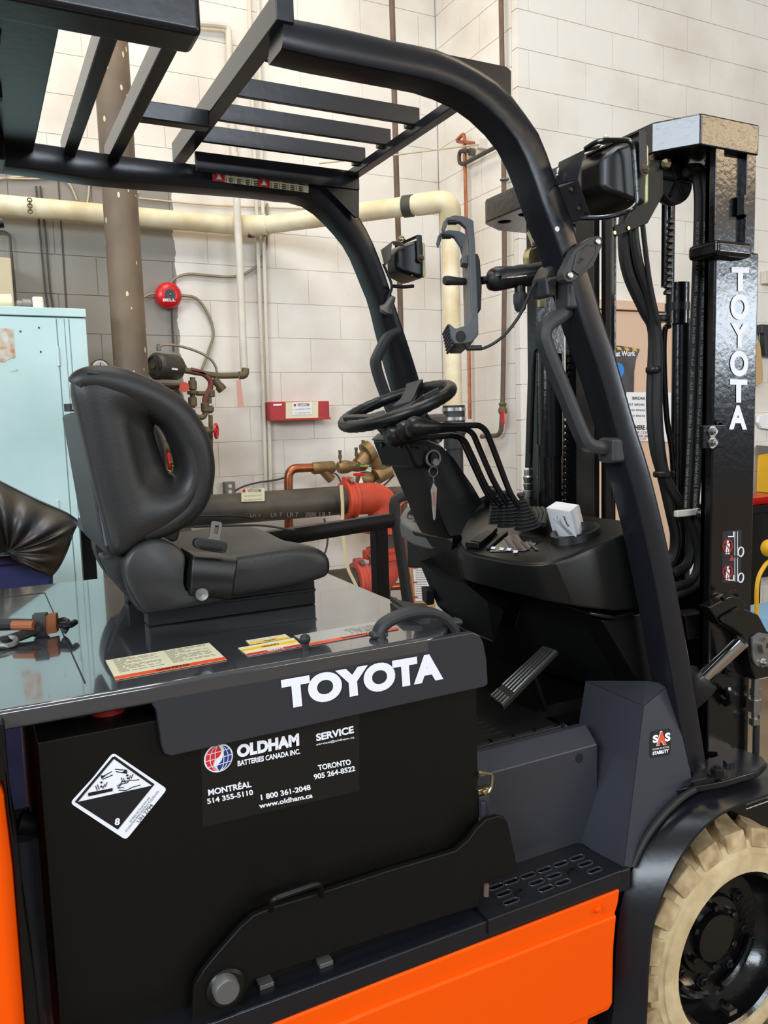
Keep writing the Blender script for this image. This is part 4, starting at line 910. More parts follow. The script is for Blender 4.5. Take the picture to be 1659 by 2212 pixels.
# inner half of the tread
q0 = None
rim = G().lathe(WC, Yax, [(.183, .012), (.179, .006), (.172, .012), (.168, .05), (.150, .075), (.120, .085), (.095, .085), (.09, .075), (.06, .075), (.055, .06), (.001, .06)], 48, caps=False).o('wheel_rim', 'mast_paint', ty)
for i in range(8):
    a = 2*math.pi*i/8+.2; c = WC+V((.112*math.sin(a), .084, .112*math.cos(a))); G().bolt(c, -Yax, .011).o('lug_nut', 'black_plastic', rim)
for i in range(6):
    a = 2*math.pi*i/6; c = WC+V((.072*math.sin(a), .075, .072*math.cos(a))); G().hexn(c, -Yax, .009, .014).o('hub_bolt', 'mast_paint', rim)
G().tube([WC+V((.135*math.sin(t), .07, .135*math.cos(t))) for t in [1.9+.13*k for k in range(9)]], .009, 8).o('rim_clamp', 'mast_paint', rim)
G().tube([WC+V((.135*math.sin(t), .07, .135*math.cos(t))) for t in [3.3+.13*k for k in range(7)]], .009, 8).o('rim_clamp', 'mast_paint', rim)
G().bx(WC.x-.012, WC.x+.012, WC.y+.012, WC.y+.05, WC.z-.155, WC.z-.145).o('balance_weight', 'chrome', rim)
G().cyl(WC+Yax*.1, Yax, .07, .3, 20).o('axle', 'mast_paint', rim)
# ---- fender
near = cr([(1392, 2240), (1396, 2170), (1400, 2080), (1411, 1990), (1434, 1920), (1468, 1852), (1508, 1797), (1556, 1757), (1608, 1733), (1665, 1714), (1760, 1690)][i] + (0,) for i in range(11))
far = cr([(1318, 2240), (1326, 2165), (1330, 2060), (1336, 1990), (1348, 1930), (1369, 1872), (1404, 1808), (1452, 1756), (1512, 1714), (1590, 1692), (1700, 1666)][i] + (0,) for i in range(11))
NY, FY = -.06, -.005
fn = [P(p.x, p.y, Y=NY) for p in near]; ff = [P(p.x, p.y, Y=FY) for p in far]
fd = G().loft([[a, b, b+V((.004, 0, -.005)), a+V((.004, 0, -.005))] for a, b in zip(fn, ff)]).o('fender', 'frame_paint', FL, ang=50)
lip = cr(PL([(1366, 1872), (1392, 1816), (1428, 1767), (1472, 1724), (1500, 1706)], Y=-.02), 5)
G().tube(lip, .007, 8).o('fender_lip', 'rubber', fd)
ff2 = [V((p.x+.01, p.y+.3, p.z)) for p in ff]
G().loft([[a, b] for a, b in zip(ff, ff2)], False, False).o('fender_inner', 'frame_paint', fd, ang=60)
tz = P(1652, 1652, Y=-.02).z
ft = [P(1462, 1705, Z=tz), P(1560, 1688, Z=tz), P(1640, 1664, Z=tz), P(1656, 1648, Z=tz), P(1648, 1634, Z=tz), P(1600, 1616, Z=tz), P(1565, 1612, Z=tz), P(1545, 1618, Z=tz), P(1548, 1632, Z=tz), P(1520, 1640, Z=tz)]
G().prism(ft, (0, 0, -.016)).o('fender_plate', 'frame_paint', fd, bev=.004)
G().lathe(P(1574, 1651, Z=tz), Zax, [(.012, 0), (.012, .006), (.010, .008), (0, .008)], 14).o('plug', 'frame_paint', fd)
# ---- overhead guard
ZG = 2.05; KS = .066
n_n = V((0, 1, -KS)); n_f = V((0, 1, KS))
def Pg(x, y, y0=.10):
    q = P(x, y, pl=(n_n, y0-KS*ZG)); return q if q.z < ZG else P(x, y, Y=y0)
def Pf(x, y, y0=.765):
    q = P(x, y, pl=(n_f, y0+KS*ZG)); return q if q.z < ZG else P(x, y, Y=y0)
outer = [(606, 39), (700, 56), (780, 74), (847, 90), (928, 106), (966, 118), (999, 136), (1042, 159), (1080, 185), (1105, 212), (1149, 270), (1168, 300), (1185, 346), (1200, 389), (1215, 427), (1233, 472), (1248, 523), (1272, 589), (1301, 690), (1319, 727+10), (1368, 910), (1402, 1037-20), (1441, 1180), (1477, 1362), (1516, 1600), (1532, 1694)]
inner = [(609, 105), (700, 126), (780, 141), (801, 146), (915, 168), (953, 179), (999, 197), (1037, 220), (1075, 253), (1105, 286), (1114, 298), (1131, 331), (1147, 366), (1162, 412), (1180, 460), (1200, 510), (1218, 561), (1235, 614), (1265, 717), (1295, 799), (1331, 921), (1356, 1012), (1373, 1072), (1413, 1247), (1449, 1446), (1477, 1600), (1496, 1702)]
RT = .07
def resamp(pts, n):
    pts = [V((x, y, 0)) for x, y in pts]; pts = cr(pts, 4); d = [0]
    for a, b in zip(pts, pts[1:]): d.append(d[-1]+(b-a).length)
    out = []; k = 0
    for i in range(n):
        t = d[-1]*i/(n-1)
        while k < len(d)-2 and d[k+1] < t: k += 1
        out.append(pts[k].lerp(pts[k+1], (t-d[k])/max(1e-9, d[k+1]-d[k])))
    return out
def rail_loft(outer, inner, fn_, dy, c=.007, n=44, arc=None):
    oo, ii = resamp(outer, n), resamp(inner, n); loops = []
    for a, b in zip(oo, ii):
        p, q = fn_(a.x, a.y), fn_(b.x, b.y)
        sg = 1 if dy > 0 else -1
        if arc:                                         # near face rolled over toward the top
            ar = .005+(arc-.005)*min(1, max(0, (q.z-1.93)/.10)); p = fn_(a.x, a.y, .10+ar); p0 = p-V((0, ar, 0)); d = (q-p0); L = d.length; d.normalize()
            top = [p0+V((0, ar*(1-math.sin(t)), 0))+d*(min(L*.62, ar*2.2)*(1-math.cos(t))) for t in (0, .35, .7, 1.05, 1.35, 1.5708)]
            s_ = V((0, dy, 0)); loops.append(top+[q-d*c, q-d*c*.3+V((0, c*.3, 0)), q+V((0, c, 0)), q+s_-V((0, c, 0)), q+s_-d*c, p0+s_+d*c, p0+s_-V((0, c, 0))])
            continue
        d = (q-p); L = d.length; d.normalize(); s = V((0, dy, 0)); cn_ = V((0, c*sg, 0))
        loops.append([p+d*c, q-d*c, q-d*c*.3+cn_*.3, q+cn_, q+s-cn_, q+s-d*c, p+s+d*c, p+s-cn_, p+cn_, p+d*c*.3+cn_*.3])
    return G().loft(loops)
og = rail_loft(outer, inner, Pg, RT, arc=.022).o('overhead_guard', 'frame_paint', FL, ang=28)
e_ = Pg(606, 39), Pg(609, 105)
# gusset plate on top of the near bend
G().prism([Pg(x, y, .145) for x, y in ((880, 98), (950, 113), (1094, 143), (1105, 153), (1105, 250), (1040, 190))], (0, .01, 0)).o('gusset', 'frame_paint', og, bev=.002)
# rear near rail
ra, rb2 = P(0, 0, Y=.10).z, P(420, 72, Y=.10); xe2 = P(438, 80, Y=.10).x
G().prism([(-.7, .10, rb2.z), (xe2, .10, rb2.z), (xe2, .10, rb2.z+.065), (-.7, .10, rb2.z+.065)], (0, .075, 0)).o('rear_rail', 'frame_paint', og, bev=.010, seg=3)
# far rail with its bend and leg
oF = [(-60, 291), (72, 306), (210, 327), (375, 348), (560, 367), (690, 383), (735, 398), (777, 467), (790, 489), (805, 518), (817, 547), (827, 573), (841, 614), (860, 674), (879, 730), (905, 812), (930, 906), (968, 1010)]
iF = [(-60, 349), (72, 365), (210, 385), (420, 403), (560, 415), (600, 421), (648, 425), (680, 438), (708, 460), (735, 489), (759, 518), (778, 552), (798, 602), (817, 650), (831, 708), (852, 790), (880, 890), (912, 1010)]
rail_loft(oF, iF, Pf, RT).o('far_rail', 'frame_paint', og, ang=28)
# grid on top: rear cross bar, slats, front bar
zb_ = 2.104
xA0, xA1 = .473, .503
G().bx(xA0, xA1, .10, .84, zb_, zb_+.045).o('cross_bar', 'frame_paint', og, bev=.002)
for (xl_, yl_), (xr_, yr_) in (((582, 109), (968, 221)), ((509, 206), (900, 269)), ((471, 259.5), (836.7, 312)), ((436, 303.8), (783.5, 351.5))):
    y = P(xl_, yl_, Z=zb_).y; y2 = P(xr_, yr_, Z=zb_).y; y = (y+y2)/2
    G().bx(xA1, .905, y, y+.010, zb_, zb_+.036).o('slat', 'frame_paint', og, bev=.001, seg=1)
p = P(405.6, 364.6, Y=.74); p2 = P(777, 410, Y=.74)
G().bx(xA1, p2.x, .74, .75, p.z-.002, p.z+.042).o('slat', 'frame_paint', og, bev=.001, seg=1)
G().bx(.893, .918, .15, .80, zb_-.016, zb_+.004).o('front_bar', 'frame_paint', og, bev=.002)
for yy in (.42, .555, .69): G().bx(.882, .894, yy, yy+.014, zb_+.0, zb_+.008).o('weld', 'dull_steel', og)
G().prism(PL([(703, 404), (776, 409), (776, 468), (768, 470)], Y=.745), (0, .008, 0)).o('gusset', 'frame_paint', og, bev=.001)
zr2 = 2.07
for (a0, a1) in ((.219, .245), (.311, .337)): G().bx(a0, a1, .17, .80, zr2, zr2+.04).o('rear_bar', 'frame_paint', og, bev=.002)
rp_ = G().bx(-.7, .16, .17, .80, zr2, zr2+.02).o('rear_roof_plate', 'frame_paint', og, bev=.002)
G().cyl2((.07, .20, zr2-.012), (.06, .74, zr2-.012), .012, 10).o('roof_tube', 'rubber', rp_)
G().bx(.02, .10, .68, .78, zr2-.05, zr2).o('roof_bracket', 'black_plastic', rp_, bev=.004)
G().bx(-.1, .09, .45, .47, zr2-.015, zr2).o('roof_strap', 'rubber', rp_)
# cross tie in the gap
a, b = P(322, 222, Z=zb_), P(450, 243, Z=zb_)
G().bx(.335, xA0, a.y-.0, a.y+.03, zb_-.03, zb_+.005).o('tie_bar', 'frame_paint', og, bev=.003)
# warning labels on the far rail
for x0q, x1q, y0q in ((459, 556, 0), (556, 666, 0)):
    ws = G().decal([Pf(x, y) for x, y in ((x0q, 391+(x0q-459)*.125), (x1q, 391+(x1q-459)*.125), (x1q, 375+(x1q-459)*.13), (x0q, 375+(x0q-459)*.13))], .002).o('warning_label', 'sticker_cream', FL, smooth=False)
    xx = x0q+26
    G().decal([Pf(x, y) for x, y in ((x0q, 391+(x0q-459)*.125), (xx, 391+(xx-459)*.125), (xx, 375+(xx-459)*.13), (x0q, 375+(x0q-459)*.13))], .003).o('label_panel', 'sticker_red', ws, smooth=False)
    yb_ = 388+(x0q-459)*.128
    G().decal([Pf(x, y) for x, y in ((x0q+7, yb_), (x0q+20, yb_+1), (x0q+13, yb_-10))], .004).o('warning_triangle', 'white', ws, smooth=False)
    g = G()
    for i in range(4):
        xq = x0q+34+i*18; yq = 391+(xq-459)*.125
        for j in range(3): g.decal([Pf(x, y) for x, y in ((xq, yq-4*j-1), (xq+10, yq-4*j), (xq+9, yq-4*j-2), (xq+1, yq-4*j-3))], .003)
        g.decal([Pf(x, y) for x, y in ((xq-5, yq), (xq-4.3, yq), (xq-4.3, yq-13), (xq-5, yq-13))], .003)
    g.o('label_print', 'print_black', ws, smooth=False)
# grab handles
def Po(x, y, o): return Pg(x, y, .10+o)
hp = [(1246, 640), (1222, 672), (1184, 700), (1173, 722), (1180, 752), (1222, 855), (1252, 930), (1268, 958), (1290, 966), (1342, 970)]
gh = G().band(cr([Pg(x, y, .13) for x, y in hp], 4), .03, .026, Yax).o('grab_handle', 'dark_plastic', FL)
for q in ((1236, 642), (1330, 972)):
    G().bx(*[v for c in [Pg(*q, .12)] for v in (c.x-.022, c.x+.03, c.y-.018, c.y+.03, c.z-.026, c.z+.026)]).o('handle_boss', 'dark_plastic', gh, bev=.008)
hp = [(862, 716), (838, 728), (815, 770), (812, 788), (822, 825), (852, 905)]
G().band(cr([Pf(x, y, .74) for x, y in hp], 4), .03, .024, Yax).o('grab_handle', 'dark_plastic', FL)
# foot of the near leg
fb_ = P(1500, 1700, Y=.0)
G().prism([P(x, y, Z=tz+.003) for x, y in ((1490, 1700), (1560, 1683), (1556, 1660), (1500, 1670))], (0, 0, .012)).o('leg_foot', 'frame_paint', og, bev=.004)
G().tube(cr([P(x, y, Z=tz+.017) for x, y in ((1496, 1694), (1510, 1691), (1524, 1688), (1540, 1684))], 3), .005, 6).o('weld_bead', 'mast_paint', og)
G().bolt(P(1549, 1674, Z=tz+.015), Zax, .014).o('foot_bolt', 'black_plastic', og)
# ---- seat
YN, YFs = .245, .69
YMID = (YN+YFs)/2
cush_side = [(384, 1150), (430, 1143), (520, 1140), (580, 1146), (640, 1160), (690, 1182), (714, 1200), (719, 1218), (717, 1236), (704, 1248), (660, 1262), (506, 1291), (330, 1318), (310, 1300), (300, 1240), (330, 1175)]
side = PL([(470, 1205), (520, 1196), (600, 1184), (650, 1180), (690, 1186), (712, 1200), (719, 1218), (716, 1238), (700, 1250), (640, 1266), (506, 1291), (400, 1312), (380, 1290), (380, 1240), (400, 1215)], Y=YN+.02)
loops = []
sc_ = sum(side, V())/len(side)
for y, k, lift in ((YN+.012, .86, -.004), (YN+.02, .97, 0), (YN+.045, 1.0, .003), (YMID-.07, 1.0, -.004), (YMID, 1.0, -.008), (YMID+.07, 1.0, -.004), (YFs-.045, 1.0, .003), (YFs-.02, .97, 0), (YFs-.012, .86, -.004)):
    loops.append([V((sc_.x+(p.x-sc_.x)*k, y, sc_.z+(p.z-sc_.z)*k+(lift if p.z > sc_.z else 0))) for p in side])
seat = G().loft([cr(l, 3, True) for l in loops]).o('seat', 'vinyl', FL, sub=1)
g = G()
for sgn in (1, -1):
    pts = [P(560, 1158, Y=YMID)]
    g.tube(cr([V((x, YMID+sgn*dy, z)) for x, dy, z in ((.36, .10, 1.283), (.44, .105, 1.279), (.50, .11, 1.274), (.555, .13, 1.262))], 4), .0022, 5)
g.o('seam', 'rubber', seat)
# seat pan, rails and sliders on the hood
G().bx(.24, .575, YN+.06, YFs-.06, 1.168, 1.186).o('seat_pan', 'black_satin', seat, bev=.004)
for yy in (.345, .575):
    rl = G().bx(.262, .597, yy, yy+.045, ZH, ZH+.05).o('seat_rail', 'black_satin', seat, bev=.003)
    G().bx(.275, .597, yy-.004, yy+.049, ZH+.028, ZH+.034).o('rail_flange', 'black_satin', rl, bev=.001)
    G().bx(.50, .60, yy+.005, yy+.04, ZH+.05, ZH+.062).o('slider', 'black_plastic', rl, bev=.002)
    G().bolt(V((.578, yy+.02, ZH+.058)), Zax, .008).o('rail_bolt', 'steel', rl)
# hip cover
hc = [(268, 1236), (272, 1206), (290, 1182), (318, 1168), (345, 1165), (374, 1172), (394, 1188), (402, 1210), (398, 1260), (420, 1288), (506, 1289), (500, 1296), (402, 1316), (326, 1327), (311, 1326), (292, 1302), (276, 1270)]
hl_ = cr([(x, y, 0) for x, y in hc], 2, True)
hA = [P(p.x, p.y, Y=YN) for p in hl_]; cA = sum(hA, V())/len(hA)
lp = []
for y, k in ((YN-.004, .90), (YN, .97), (YN+.012, 1.0), (YN+.085, 1.0)): lp.append([V((cA.x+(p.x-cA.x)*k, y, cA.z+(p.z-cA.z)*k)) for p in hA])
G().loft(lp).o('hip_cover', 'vinyl_smooth', seat, ang=60)
lp = [[V((p.x, YMID*2-p.y, p.z)) for p in l] for l in lp]; G().loft(lp).o('hip_cover', 'vinyl_smooth', seat, ang=60)
# retractor cover and belt tongue
rc_ = [(392, 1272), (402, 1225), (408, 1188), (418, 1196), (424, 1240), (428, 1276)]
pr_ = [(YN-.0, 1198), (YN-.012, 1206), (YN-.02, 1230), (YN-.02, 1262), (YN-.012, 1288)]
lp = []
for x0q, dx in ((404, 0), (418, .0), (516, 0)):
    row = []
    for k, (y, py) in enumerate(pr_):
        xx = x0q-(10 if x0q == 404 else 6)*(k/4)+(0 if x0q < 516 else -8*(k/4)); yy2 = py+(8 if x0q == 516 else (-10 if x0q == 404 and k == 0 else 0))
        row.append(P(xx, yy2, Y=y+(0.03 if x0q == 404 else 0)))
    lp.append(row+[p+V((0, .06, 0)) for p in reversed(row)])
rt_ = G().loft(lp).o('belt_retractor_cover', 'black_plastic', seat, bev=.004)
G().lathe(P(436, 1283, Y=YN-.014), (-.2, -1, 0), [(.014, -.01), (.014, .0), (.011, .006), (0, .007)], 18).o('cover_bolt', 'steel', rt_)
bk = [(424, 1166), (440, 1163), (484, 1170), (492, 1176), (490, 1190), (480, 1195), (440, 1189), (424, 1184), (420, 1176)]
tg_ = G().prism(cr(PL(bk, Y=YN-.012), 2, True), (0, .02, 0)).o('belt_buckle', 'rubber', seat, bev=.003)
G().prism(PL([(432, 1178), (482, 1184), (481, 1190), (434, 1185)], Y=YN-.015), (0, .006, 0)).o('belt_slot', 'black_plastic', tg_, bev=.001)
ot = PL([(446, 1166), (452, 1158), (457, 1128), (461, 1126), (477, 1128), (480, 1132), (474, 1168)], Y=YN-.004)
ih = PL([(460, 1154), (465, 1134), (473, 1135), (470, 1155)], Y=YN-.004)
G().holes(ot, [ih], (0, .003, 0)).o('belt_tongue', 'steel', tg_, smooth=False)
# backrest: near and far D-shaped bolsters with through holes, centre cushion and rear shell
bo = [(155, 812), (168, 802), (190, 799), (230, 806), (290, 824), (335, 847), (372, 874), (400, 904), (420, 940), (434, 985), (440, 1030), (434, 1070), (416, 1104), (386, 1134), (345, 1160), (300, 1180), (262, 1208), (250, 1224), (244, 1190), (214, 1080), (188, 970), (163, 862), (153, 836)]
ho = [(278, 896), (300, 890), (330, 893), (362, 912), (388, 950), (402, 995), (404, 1030), (392, 1055), (366, 1068), (335, 1066), (312, 1050), (298, 1010), (284, 950), (276, 915)]
hi = [(338, 922), (348, 920), (360, 930), (375, 958), (386, 992), (387, 1012), (380, 1024), (370, 1022), (360, 1000), (348, 965), (340, 940)]
def ang_loop(poly, c, n, y):
    pts = cr([(x, yy, 0) for x, yy in poly], 6, True); out = []
    for k in range(n):
        a = -math.pi+2*math.pi*k/n; d = V((math.cos(a), math.sin(a), 0)); best = None
        for i in range(len(pts)):
            p, q = pts[i]-c, pts[(i+1) % len(pts)]-c; den = d.x*(q.y-p.y)-d.y*(q.x-p.x)
            if abs(den) < 1e-9: continue
            t = (p.x*(q.y-p.y)-p.y*(q.x-p.x))/den; s_ = (p.x*d.y-p.y*d.x)/den
            if t > 0 and -1e-6 <= s_ <= 1+1e-6 and (best is None or t > best): best = t
        out.append(c+d*(best or 1))
    return [P(p.x, p.y, Y=y) for p in out]
ctr = V((352, 975, 0)); NN = 48
Lo = ang_loop(bo, ctr, NN, YN); Lh = ang_loop(ho, ctr, NN, YN+.004); Li = ang_loop(hi, V((362, 975, 0)), NN, YN+.03)
def sh(l, y=None, k=0, c=None, dx=0):
    c = c or sum(l, V())/len(l); return [V((p.x+(c.x-p.x)*k+dx, p.y if y is None else y, p.z+(c.z-p.z)*k)) for p in l]
cO = sum(Lo, V())/NN
mid1 = [a.lerp(b, .5) for a, b in zip(Lo, Lh)]; mid1 = [V((p.x, YN-.008, p.z)) for p in mid1]
def fsx(p): return p.x+max(0, cO.x+.02-p.x)*.45
def wing(mir):
    f = (lambda l: [V((fsx(p), 2*YMID-p.y, p.z)) for p in l]) if mir else (lambda l: l)
    ls = [sh(Lo, YN+.085, .03), sh(Lo, YN+.05, 0), sh(Lo, YN+.02, .0), sh(Lo, YN+.005, .03), mid1, sh(Lh, YN+.004, -.03), sh(Lh, YN+.018, .10), sh(Li, YN+.04, -.18), sh(Li, YN+.055, 0), sh(Li, YN+.085, -.1)]
    return G().loft([f(l) for l in ls], False).o('side_bolster', 'vinyl', bkr, sub=1)
# centre backrest between the bolsters
fr_ = [(196, 794), (240, 794), (298, 813), (350, 843), (392, 871), (420, 900), (440, 936), (452, 975), (457, 1020), (452, 1062), (436, 1094), (408, 1122), (376, 1140), (372, 1160)]
rr_ = [(186, 880), (250, 1140)]
F_ = [P(x, y, Y=YN+.06) for x, y in fr_]
sh_ = [P(x, y, Y=YN+.06) for x, y in ((168, 812), (163, 850), (188, 960), (214, 1075), (244, 1190), (262, 1222))]
lp = []
for y, k in ((YN+.05, .05), (YN+.09, .10), (YMID-.1, .23), (YMID, .27), (YMID+.1, .23), (YFs-.09, .10), (YFs-.05, .05)):
    c_ = sum(sh_, V())/len(sh_)
    fl_ = []
    for i, p in enumerate(F_):
        t = i/(len(F_)-1); dish = k*math.sin(math.pi*min(1, max(0, t*1.05))); fl_.append(V((p.x+(c_.x-p.x)*dish, y, p.z+.3*(c_.z-p.z)*dish*.2)))
    lp.append(fl_+[V((p.x, y, p.z)) for p in reversed(sh_)])
# narrow in the middle so that the bolster openings stay see-through
bkr = G()
fr2 = [(196, 796), (250, 806), (300, 850), (318, 910), (330, 960), (345, 1020), (352, 1080), (350, 1150), (330, 1172)]
F2 = [P(x, y, Y=YN+.06) for x, y in fr2]
lp = [[V((p.x-dx, y, p.z)) for p in F2]+[V((p.x+max(0, y-YMID+.08)*.30, y, p.z)) for p in reversed(sh_)] for y, dx in ((YN+.08, .03), (YN+.10, .012), (YMID-.08, .02), (YMID, .024), (YMID+.08, .02), (YFs-.10, .012), (YFs-.08, .03))]
bkr = bkr.loft(lp).o('backrest', 'vinyl', seat, sub=1)
wing(False); wing(True)
rp1 = [(168, 836), (178, 826), (206, 822), (246, 829), (296, 846), (344, 869), (383, 899), (412, 942), (428, 988), (431, 1034), (420, 1078), (394, 1110), (354, 1134), (306, 1151)]
for mir in (0, 1):
    q = cr([P(x, y, Y=YN+.022) for x, y in rp1], 4); rr = [.018+.012*min(1, 4*i/len(q), 2.2*(1-i/len(q))) for i in range(len(q))]
    if mir: q = [V((fsx(p), 2*YMID-p.y, p.z)) for p in q]
    G().tube(q, rr, 14).o('bolster_roll', 'vinyl', bkr, ang=60)
# roll at the top joining the bolsters
tp_ = [P(x, y, Y=YN+.03) for x, y in ((160, 815), (172, 802), (196, 797), (226, 800), (238, 816), (214, 832), (182, 836), (160, 833))]
G().loft([[V((p.x+max(0, y-YN-.06)*.22, y, p.z)) for p in tp_] for y in (YN+.03, YN+.08, YMID, YFs-.08, YFs-.03)]).o('top_roll', 'vinyl', bkr, sub=1)
# raised welt along the near bolster rim
wel = [(183, 801), (240, 810), (300, 833), (350, 862), (392, 902), (416, 945), (430, 985), (437, 1028), (430, 1066), (410, 1100), (384, 1128)]
G().tube(cr([P(x+6, y+4, Y=YN+.0005) for x, y in wel], 4), .0024, 6).o('bolster_seam', 'black_plastic', bkr)
G().decal(PL([(170, 826), (174, 820), (174, 832), (171, 836)], Y=YN-.004), .002).o('zip_slot', 'print_black', bkr)
# document box on the rear of the backrest
dB = [(172, 896), (176, 887), (190, 884), (198, 898), (248, 1182), (249, 1203), (238, 1204), (228, 1194), (216, 1150)]
db = G().prism(PL(dB, Y=YN+.05), (0, .30, 0)).o('document_box', 'dark_plastic', seat, bev=.006)
G().prism(PL([(176, 893), (194, 890), (244, 1180), (228, 1182)], Y=YN+.046), (0, .008, 0)).o('box_rib', 'grey_plastic', db, bev=.003)
p = P(158, 884, Y=YN+.22); G().cyl(p-Zax*.004, Zax, .016, .014, 14).o('box_knob', 'rubber', db)
p = P(160, 874, Y=YN+.20); G().cyl(p-Zax*.01, Zax, .004, .02, 8).o('brass_stud', 'zinc', db)
# recliner link between back and cushion
for yy in (YN+.05, YFs-.09):
    G().prism(PL([(215, 1200), (262, 1190), (300, 1250), (318, 1325), (300, 1320), (240, 1250)], Y=yy), (0, .04, 0)).o('recliner_frame', 'dark_plastic', seat, bev=.006)
G().prism(PL([(350, 1150), (392, 1136), (386, 1165), (378, 1172), (350, 1168)], Y=YMID-.1), (0, .2, 0)).o('lumbar_cover', 'rubber', seat, bev=.006)
# ---- dashboard
YDn = .112
A_, B_ = P(1359, 1152, Y=YDn), P(1199, 1211, Y=YDn)
slope = (A_.z-B_.z)/(A_.x-B_.x); dn = V((-slope, 0, 1)); dc = dn.dot(A_)
def Pd(x, y, up=0): return P(x, y, pl=(dn, dc+up))
def dash_z(x): return A_.z+slope*(x-A_.x)
tpx_ = [(1365, 1158), (1353, 1152), (1278, 1181), (1235, 1200), (1199, 1212), (1165, 1217), (1139, 1217), (1105, 1214), (1079, 1209), (1050, 1203), (1024, 1197), (1000, 1188), (986, 1172), (982, 1155)]
bpx_ = [(1405, 1313), (1395, 1316), (1330, 1321), (1280, 1316), (1240, 1310), (1199, 1302), (1160, 1293), (1119, 1284), (1085, 1276), (1055, 1268), (1030, 1262), (1008, 1256), (994, 1246), (988, 1230)]
Tn = [Pd(*q) for q in tpx_]
Bn = [P(x, y, Y=t.y) for (x, y), t in zip(bpx_, Tn)]
xbk = A_.x+.075
back = [V((Tn[-1].x+.02, .82, 0)), V((xbk, .82, 0)), V((xbk, Tn[0].y, 0))]
Tf = Tn+[V((p.x, p.y, dash_z(p.x))) for p in back]; Bf = Bn+[V((p.x, p.y, Bn[0].z)) for p in back]
cD = sum(Tf, V())/len(Tf)
loops = [Bf, [b.lerp(t, .9) for b, t in zip(Bf, Tf)], [t+(cD-t).normalized()*.008*V((1, 1, 0)).length+V((0, 0, -.0)) for t in Tf]]
loops[2] = [V((t.x+(cD.x-t.x)*.02, t.y+(cD.y-t.y)*.02, t.z)) for t in Tf]
dash = G().loft(loops).o('dashboard', 'black_plastic', FL, bev=.008, seg=3, ang=30)
# lower dark shroud under the dash
zl = fzz+.01
lo = [V((A_.x+.03, .16, 0)), V((1.19, .16, 0)), V((1.13, .42, 0)), V((1.12, .80, 0)), V((A_.x+.05, .80, 0)), V((A_.x+.05, .16, 0))]
G().loft([[V((p.x+.10, p.y+.06 if p.y < .5 else p.y, zl)) for p in lo], [V((p.x, p.y, Bn[0].z+.01)) for p in lo]]).o('lower_shroud', 'black_plastic', dash, bev=.006)
# bracket leg on the right under the dash
G().prism([P(1300, 1340, Y=.13), P(1392, 1322, Y=.13), P(1432, 1468, Y=.12), P(1395, 1498, Y=.12)], (0, .08, 0)).o('dash_leg', 'black_satin', dash, bev=.006)
G().prism(PL([(1275, 1322), (1330, 1330), (1388, 1318), (1386, 1326), (1330, 1340), (1275, 1330)], Y=.115), (0, .1, 0)).o('dash_leg_lip', 'mast_paint', dash, bev=.003)
# display, switches and raised binnacle on top of the dash
ds_ = G().decal([Pd(*q) for q in ((1057, 1193), (1135, 1191), (1175, 1166), (1100, 1154))], .0015, .0008).o('display', 'glass_dark', FL, smooth=False)
G().prism([Pd(x, y, .001) for x, y in ((1048, 1187), (1056, 1187), (1098, 1152), (1090, 1150))], (0, 0, .006)).o('display_bezel', 'dark_plastic', ds_, bev=.002)
g = G()
for q in ((1060, 1188), (1078, 1190), (1094, 1191), (1108, 1196)): g.decal([Pd(q[0]+a, q[1]+b) for a, b in ((0, 0), (9, 1), (12, -4), (3, -5))], .003)
g.o('switch_legend', 'decal_white', ds_, smooth=False)
for k in range(4):
    g = G(); x = 1088+18*k; g.decal([Pd(x, 1164+4*k), Pd(x+4, 1163+4*k), Pd(x+22, 1186+1*k), Pd(x+15, 1187+k)], .0026); g.o('display_segment', 'dull_steel', ds_, smooth=False)
G().prism([Pd(x, y, .001) for x, y in ((1004, 1183), (1034, 1186), (1075, 1150), (1052, 1145))], (0, 0, .012)).o('key_panel', 'black_plastic', dash, bev=.003)
G().decal([Pd(x, y, .0135) for x, y in ((1014, 1168), (1038, 1172), (1066, 1149), (1050, 1146))], .001).o('panel_window', 'print_black', dash, smooth=False)
# binnacle ridge
rgl = cr([Pd(*q) for q in ((984, 1170), (988, 1148), (1004, 1125), (1030, 1108), (1060, 1094), (1100, 1086))], 4)
G().loft([[p+V((-.012, 0, -.02)), p+V((-.004, 0, .035)), p+V((.004, .0, .037)), p+V((.022, .0, -.005))] for p in rgl]).o('binnacle_ridge', 'mast_paint', dash, ang=60)
# cup holder ring
hc_ = Pd(1240, 1161); e1, e2_ = .052, .036
cup = G(); xa_, ya_ = V((math.cos(.2), -math.sin(.2)*.0+.2, slope)).normalized(), V((-.2, 1, 0)).normalized()
c0_ = Pd(1243, 1160)
lp = []
for (ra_, rb3, h) in ((.066, .050, 0), (.064, .048, .016), (.056, .040, .018), (.052, .037, .012), (.048, .034, -.0), (.046, .032, .0015)):
    lp.append([c0_+xa_*ra_*math.cos(t)+ya_*rb3*math.sin(t)+Zax*h for t in [2*math.pi*k/28 for k in range(28)]])
G().loft(lp).o('cup_holder', 'black_plastic', dash, ang=50)
